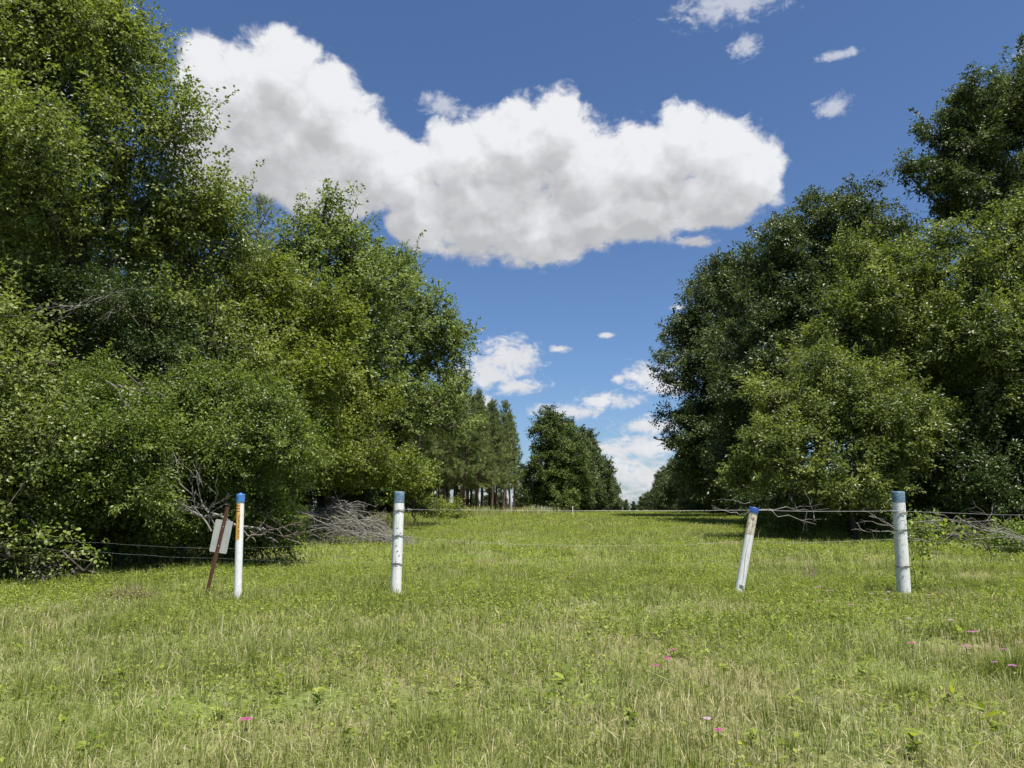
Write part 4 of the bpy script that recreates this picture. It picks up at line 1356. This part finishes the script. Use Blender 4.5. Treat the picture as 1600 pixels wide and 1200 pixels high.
vine('leafy green vine climbing up beside the thick white post', [ground(1432, 930), at(1428, 880, PY), at(1424, 830, PY), at(1422, 785, PY + .02)], 'leaf_vine', 1, .055, 46, .045)
vine('green vine tangle under the dead branches right of the thick white post', [ground(1445, 912), at(1440, 860, PY + .3), at(1460, 830, PY + .3), at(1500, 835, PY + .3)], 'weed', 2, .05, 120, .09)
vine('leafy vine sprays trailing along the wire at the left border', [ground(20, 905), at(20, 840, 10.7), at(60, 835, 10.7), at(120, 843, 10.8), at(165, 880, 10.8)], 'leaf_vine', 3, .06, 150, .12)
vine('pale green vine shoot hanging over the wire right of the left border', [at(100, 838, 10.8), at(125, 845, 10.75), at(150, 870, 10.75), at(168, 885, 10.8)], 'leaf_vine', 4, .05, 40, .05)
vine('dark weed growing around the foot of the leaning pole', [ground(1135, 938), ground(1150, 936) + [0, 0, .08], ground(1166, 938) + [0, 0, .12], ground(1182, 944)], 'weed', 5, .07, 40, .05)

# ------------------------------------------------------------------ sky, clouds and sun
SUN_EL, SUN_AZ = R(68), R(142)                 # azimuth clockwise from +Y (ahead): behind the camera, to the right


def build_world():
    w = bpy.data.worlds.new('World'); scene.world = w; w.use_nodes = True
    nt = w.node_tree; nt.nodes.clear()
    lk = nt.links.new

    def mth(op, a, b=None, c=None, clamp=False):
        n = nt.nodes.new('ShaderNodeMath'); n.operation = op; n.use_clamp = clamp
        for i, v in enumerate((a, b, c)):
            if v is None: continue
            if isinstance(v, (int, float)): n.inputs[i].default_value = v
            else: lk(v, n.inputs[i])
        return n.outputs[0]

    def sstep(x, e0, e1):
        n = nt.nodes.new('ShaderNodeMapRange'); n.interpolation_type = 'SMOOTHSTEP'
        lk(x, n.inputs[0]); n.inputs[1].default_value = e0; n.inputs[2].default_value = e1
        return n.outputs[0]

    tc = nt.nodes.new('ShaderNodeTexCoord')
    sp = nt.nodes.new('ShaderNodeSeparateXYZ'); lk(tc.outputs['Generated'], sp.inputs[0])
    x, y, z = sp.outputs
    DEG = 57.29578
    U = mth('MULTIPLY', mth('ARCTAN2', x, y), DEG)
    V = mth('MULTIPLY', mth('ARCSINE', z), DEG)

    def noise(u, v, scale, detail, rough, ofs=0.0, sy=1.25):
        cb = nt.nodes.new('ShaderNodeCombineXYZ'); lk(u, cb.inputs[0]); lk(mth('MULTIPLY', v, sy), cb.inputs[1]); cb.inputs[2].default_value = ofs
        n = nt.nodes.new('ShaderNodeTexNoise'); n.inputs['Scale'].default_value = scale; n.inputs['Detail'].default_value = detail; n.inputs['Roughness'].default_value = rough
        lk(cb.outputs[0], n.inputs['Vector'])
        return n.outputs['Fac']

    # clouds of this sky: (photo x, photo y, half width, half height) turned into bearings and heights
    big = [(440, 120, 95, 88), (380, 150, 100, 100), (500, 170, 95, 100), (420, 230, 150, 110), (555, 230, 85, 85), (320, 110, 60, 60), (500, 290, 120, 80), (330, 220, 90, 110),
           (640, 280, 60, 75), (605, 270, 70, 75), (720, 250, 90, 75), (800, 235, 100, 90), (870, 210, 75, 78), (920, 280, 110, 90), (1010, 265, 100, 85), (1065, 220, 60, 78), (1130, 240, 85, 75), (1165, 275, 80, 75),
           (1120, 310, 100, 65), (760, 330, 140, 90), (850, 360, 110, 68), (930, 345, 80, 50), (660, 340, 70, 60), (1000, 330, 110, 60)]
    small = [(1150, 2, 140, 34), (1165, 72, 34, 24), (1310, 86, 42, 9), (1300, 166, 36, 22), (690, 165, 42, 24),
             (795, 560, 70, 42), (760, 585, 80, 36), (805, 603, 60, 18), (872, 545, 22, 9), (1010, 588, 52, 26), (1045, 604, 56, 18), (966, 592, 14, 12),
             (950, 627, 68, 17), (890, 643, 76, 17), (1020, 664, 62, 18), (750, 630, 40, 20), (1085, 378, 40, 12), (950, 523, 18, 6), (1060, 480, 20, 8), (1075, 540, 30, 10),
             (100, 60, 120, 120), (1605, 85, 18, 22), (940, 702, 80, 20), (1010, 698, 90, 24), (960, 730, 90, 24), (1010, 745, 80, 26)]

    def field(u, v, blobs):
        acc = None
        for px, py, rx, ry in blobs:
            a, e = azel(px, py)
            k = 0.0486 * (0.92 if abs(px - 800) < 250 else 0.82)
            du = mth('MULTIPLY', mth('SUBTRACT', u, a), 1 / (rx * k))
            dv = mth('MULTIPLY', mth('SUBTRACT', v, e), 1 / (ry * k))
            r = mth('SQRT', mth('ADD', mth('MULTIPLY', du, du), mth('MULTIPLY', dv, dv)))
            b = mth('SUBTRACT', 1.0, r)
            if acc is None: acc = b
            else:
                acc = mth('SMOOTH_MAX', acc, b, 0.25)
        return acc

    def density(u, v, full=True, det=10):
        wu = mth('ADD', u, mth('MULTIPLY', mth('SUBTRACT', noise(u, v, .35, 2, .5, 3.1), .5), 1.8))
        wv = mth('ADD', v, mth('MULTIPLY', mth('SUBTRACT', noise(u, v, .35, 2, .5, 7.7), .5), 1.4))
        n1 = mth('SUBTRACT', noise(wu, wv, .46, det, .59, 0.0), .5)
        d = mth('ADD', mth('MULTIPLY', mth('SUBTRACT', field(u, v, big), -.02), 1.25), mth('MULTIPLY', n1, 1.35))
        if not full:
            return d
        n2 = mth('SUBTRACT', noise(wu, wv, 1.1, 9, .62, 4.0, 1.5), .5)
        s = mth('ADD', mth('MULTIPLY', field(u, v, small), .95), mth('MULTIPLY', n2, 2.1))
        s = mth('SUBTRACT', s, .0)
        # thin broken layer low over the far end of the lane
        low = mth('MULTIPLY', mth('SUBTRACT', 1.0, sstep(v, 2.8, 5.2)), sstep(v, -.5, .8))
        n3 = noise(u, v, .55, 8, .6, 9.0, 3.2)
        lw = mth('SUBTRACT', mth('ADD', mth('MULTIPLY', low, .55), mth('MULTIPLY', mth('SUBTRACT', n3, .5), 1.6)), .38)
        return d, s, lw

    db, ds, dl = density(U, V)
    dup = density(mth('ADD', U, .8), mth('ADD', V, 3.6), False, 2.0)       # how much cloud stands between here and the light
    dnear = density(mth('ADD', U, .25), mth('ADD', V, .9), False, 4.5)
    alpha = mth('MAXIMUM', mth('MULTIPLY', sstep(db, -.03, .36), .98), mth('MAXIMUM', mth('MULTIPLY', sstep(ds, -.08, .75), mth('SUBTRACT', .94, mth('MULTIPLY', sstep(V, 20.0, 27.0), .38))), mth('MULTIPLY', sstep(dl, -.05, .4), .75)))
    shade = sstep(dup, -.35, 1.0)
    dhere = density(U, V, False, 4.5)
    relief = mth('MULTIPLY', mth('SUBTRACT', dhere, dnear), .30)
    lum = mth('SUBTRACT', .95, mth('MULTIPLY', shade, .29))
    lum = mth('ADD', lum, mth('MINIMUM', mth('MAXIMUM', relief, -.07), .09))
    lum = mth('MINIMUM', mth('MAXIMUM', lum, .56), 1.0)

    sky = nt.nodes.new('ShaderNodeTexSky'); sky.sky_type = 'NISHITA'; sky.sun_disc = False
    sky.sun_elevation = SUN_EL; sky.sun_rotation = SUN_AZ
    sky.air_density = 1.0; sky.dust_density = .7; sky.ozone_density = 5.0; sky.altitude = 50
    STR = .06
    cb = nt.nodes.new('ShaderNodeCombineColor')
    lk(mth('MULTIPLY', lum, CLOUD / STR), cb.inputs[0]); lk(mth('MULTIPLY', lum, CLOUD * 1.005 / STR), cb.inputs[1]); lk(mth('MULTIPLY', lum, CLOUD * 1.03 / STR), cb.inputs[2])
    mix = nt.nodes.new('ShaderNodeMix'); mix.data_type = 'RGBA'
    tn = nt.nodes.new('ShaderNodeMix'); tn.data_type = 'RGBA'; tn.blend_type = 'MULTIPLY'; tn.inputs[0].default_value = 1; tn.inputs[7].default_value = (.84, .95, 1.10, 1)
    lk(sky.outputs[0], tn.inputs[6])
    lk(alpha, mix.inputs[0]); lk(tn.outputs[2], mix.inputs[6]); lk(cb.outputs[0], mix.inputs[7])
    bg = nt.nodes.new('ShaderNodeBackground'); bg.inputs[1].default_value = STR
    out = nt.nodes.new('ShaderNodeOutputWorld')
    lk(mix.outputs[2], bg.inputs[0]); lk(bg.outputs[0], out.inputs[0])
    w.cycles.sampling_method = 'MANUAL'; w.cycles.sample_map_resolution = 256


CLOUD = 0.47
build_world()
sd = bpy.data.lights.new('sun', 'SUN'); sd.energy = 5.0; sd.angle = R(.53); sd.color = (1, .96, .90)
so = link('sun', sd)
dirv = Vector((math.sin(SUN_AZ) * math.cos(SUN_EL), math.cos(SUN_AZ) * math.cos(SUN_EL), math.sin(SUN_EL)))
so.rotation_euler = dirv.to_track_quat('Z', 'Y').to_euler()
so.location = (0, -5, 40)

# ------------------------------------------------------------------ render settings
scene.render.engine = 'CYCLES'
c = scene.cycles
c.max_bounces = 6; c.diffuse_bounces = 3; c.glossy_bounces = 2; c.transmission_bounces = 3; c.transparent_max_bounces = 4; c.volume_bounces = 0
c.caustics_reflective = False; c.caustics_refractive = False
c.sample_clamp_indirect = 4
c.use_denoising = True
c.use_adaptive_sampling = True; c.adaptive_threshold = .02
scene.view_settings.view_transform = 'Standard'
scene.view_settings.look = 'None'
scene.view_settings.gamma = 1
scene.view_settings.exposure = 0.9
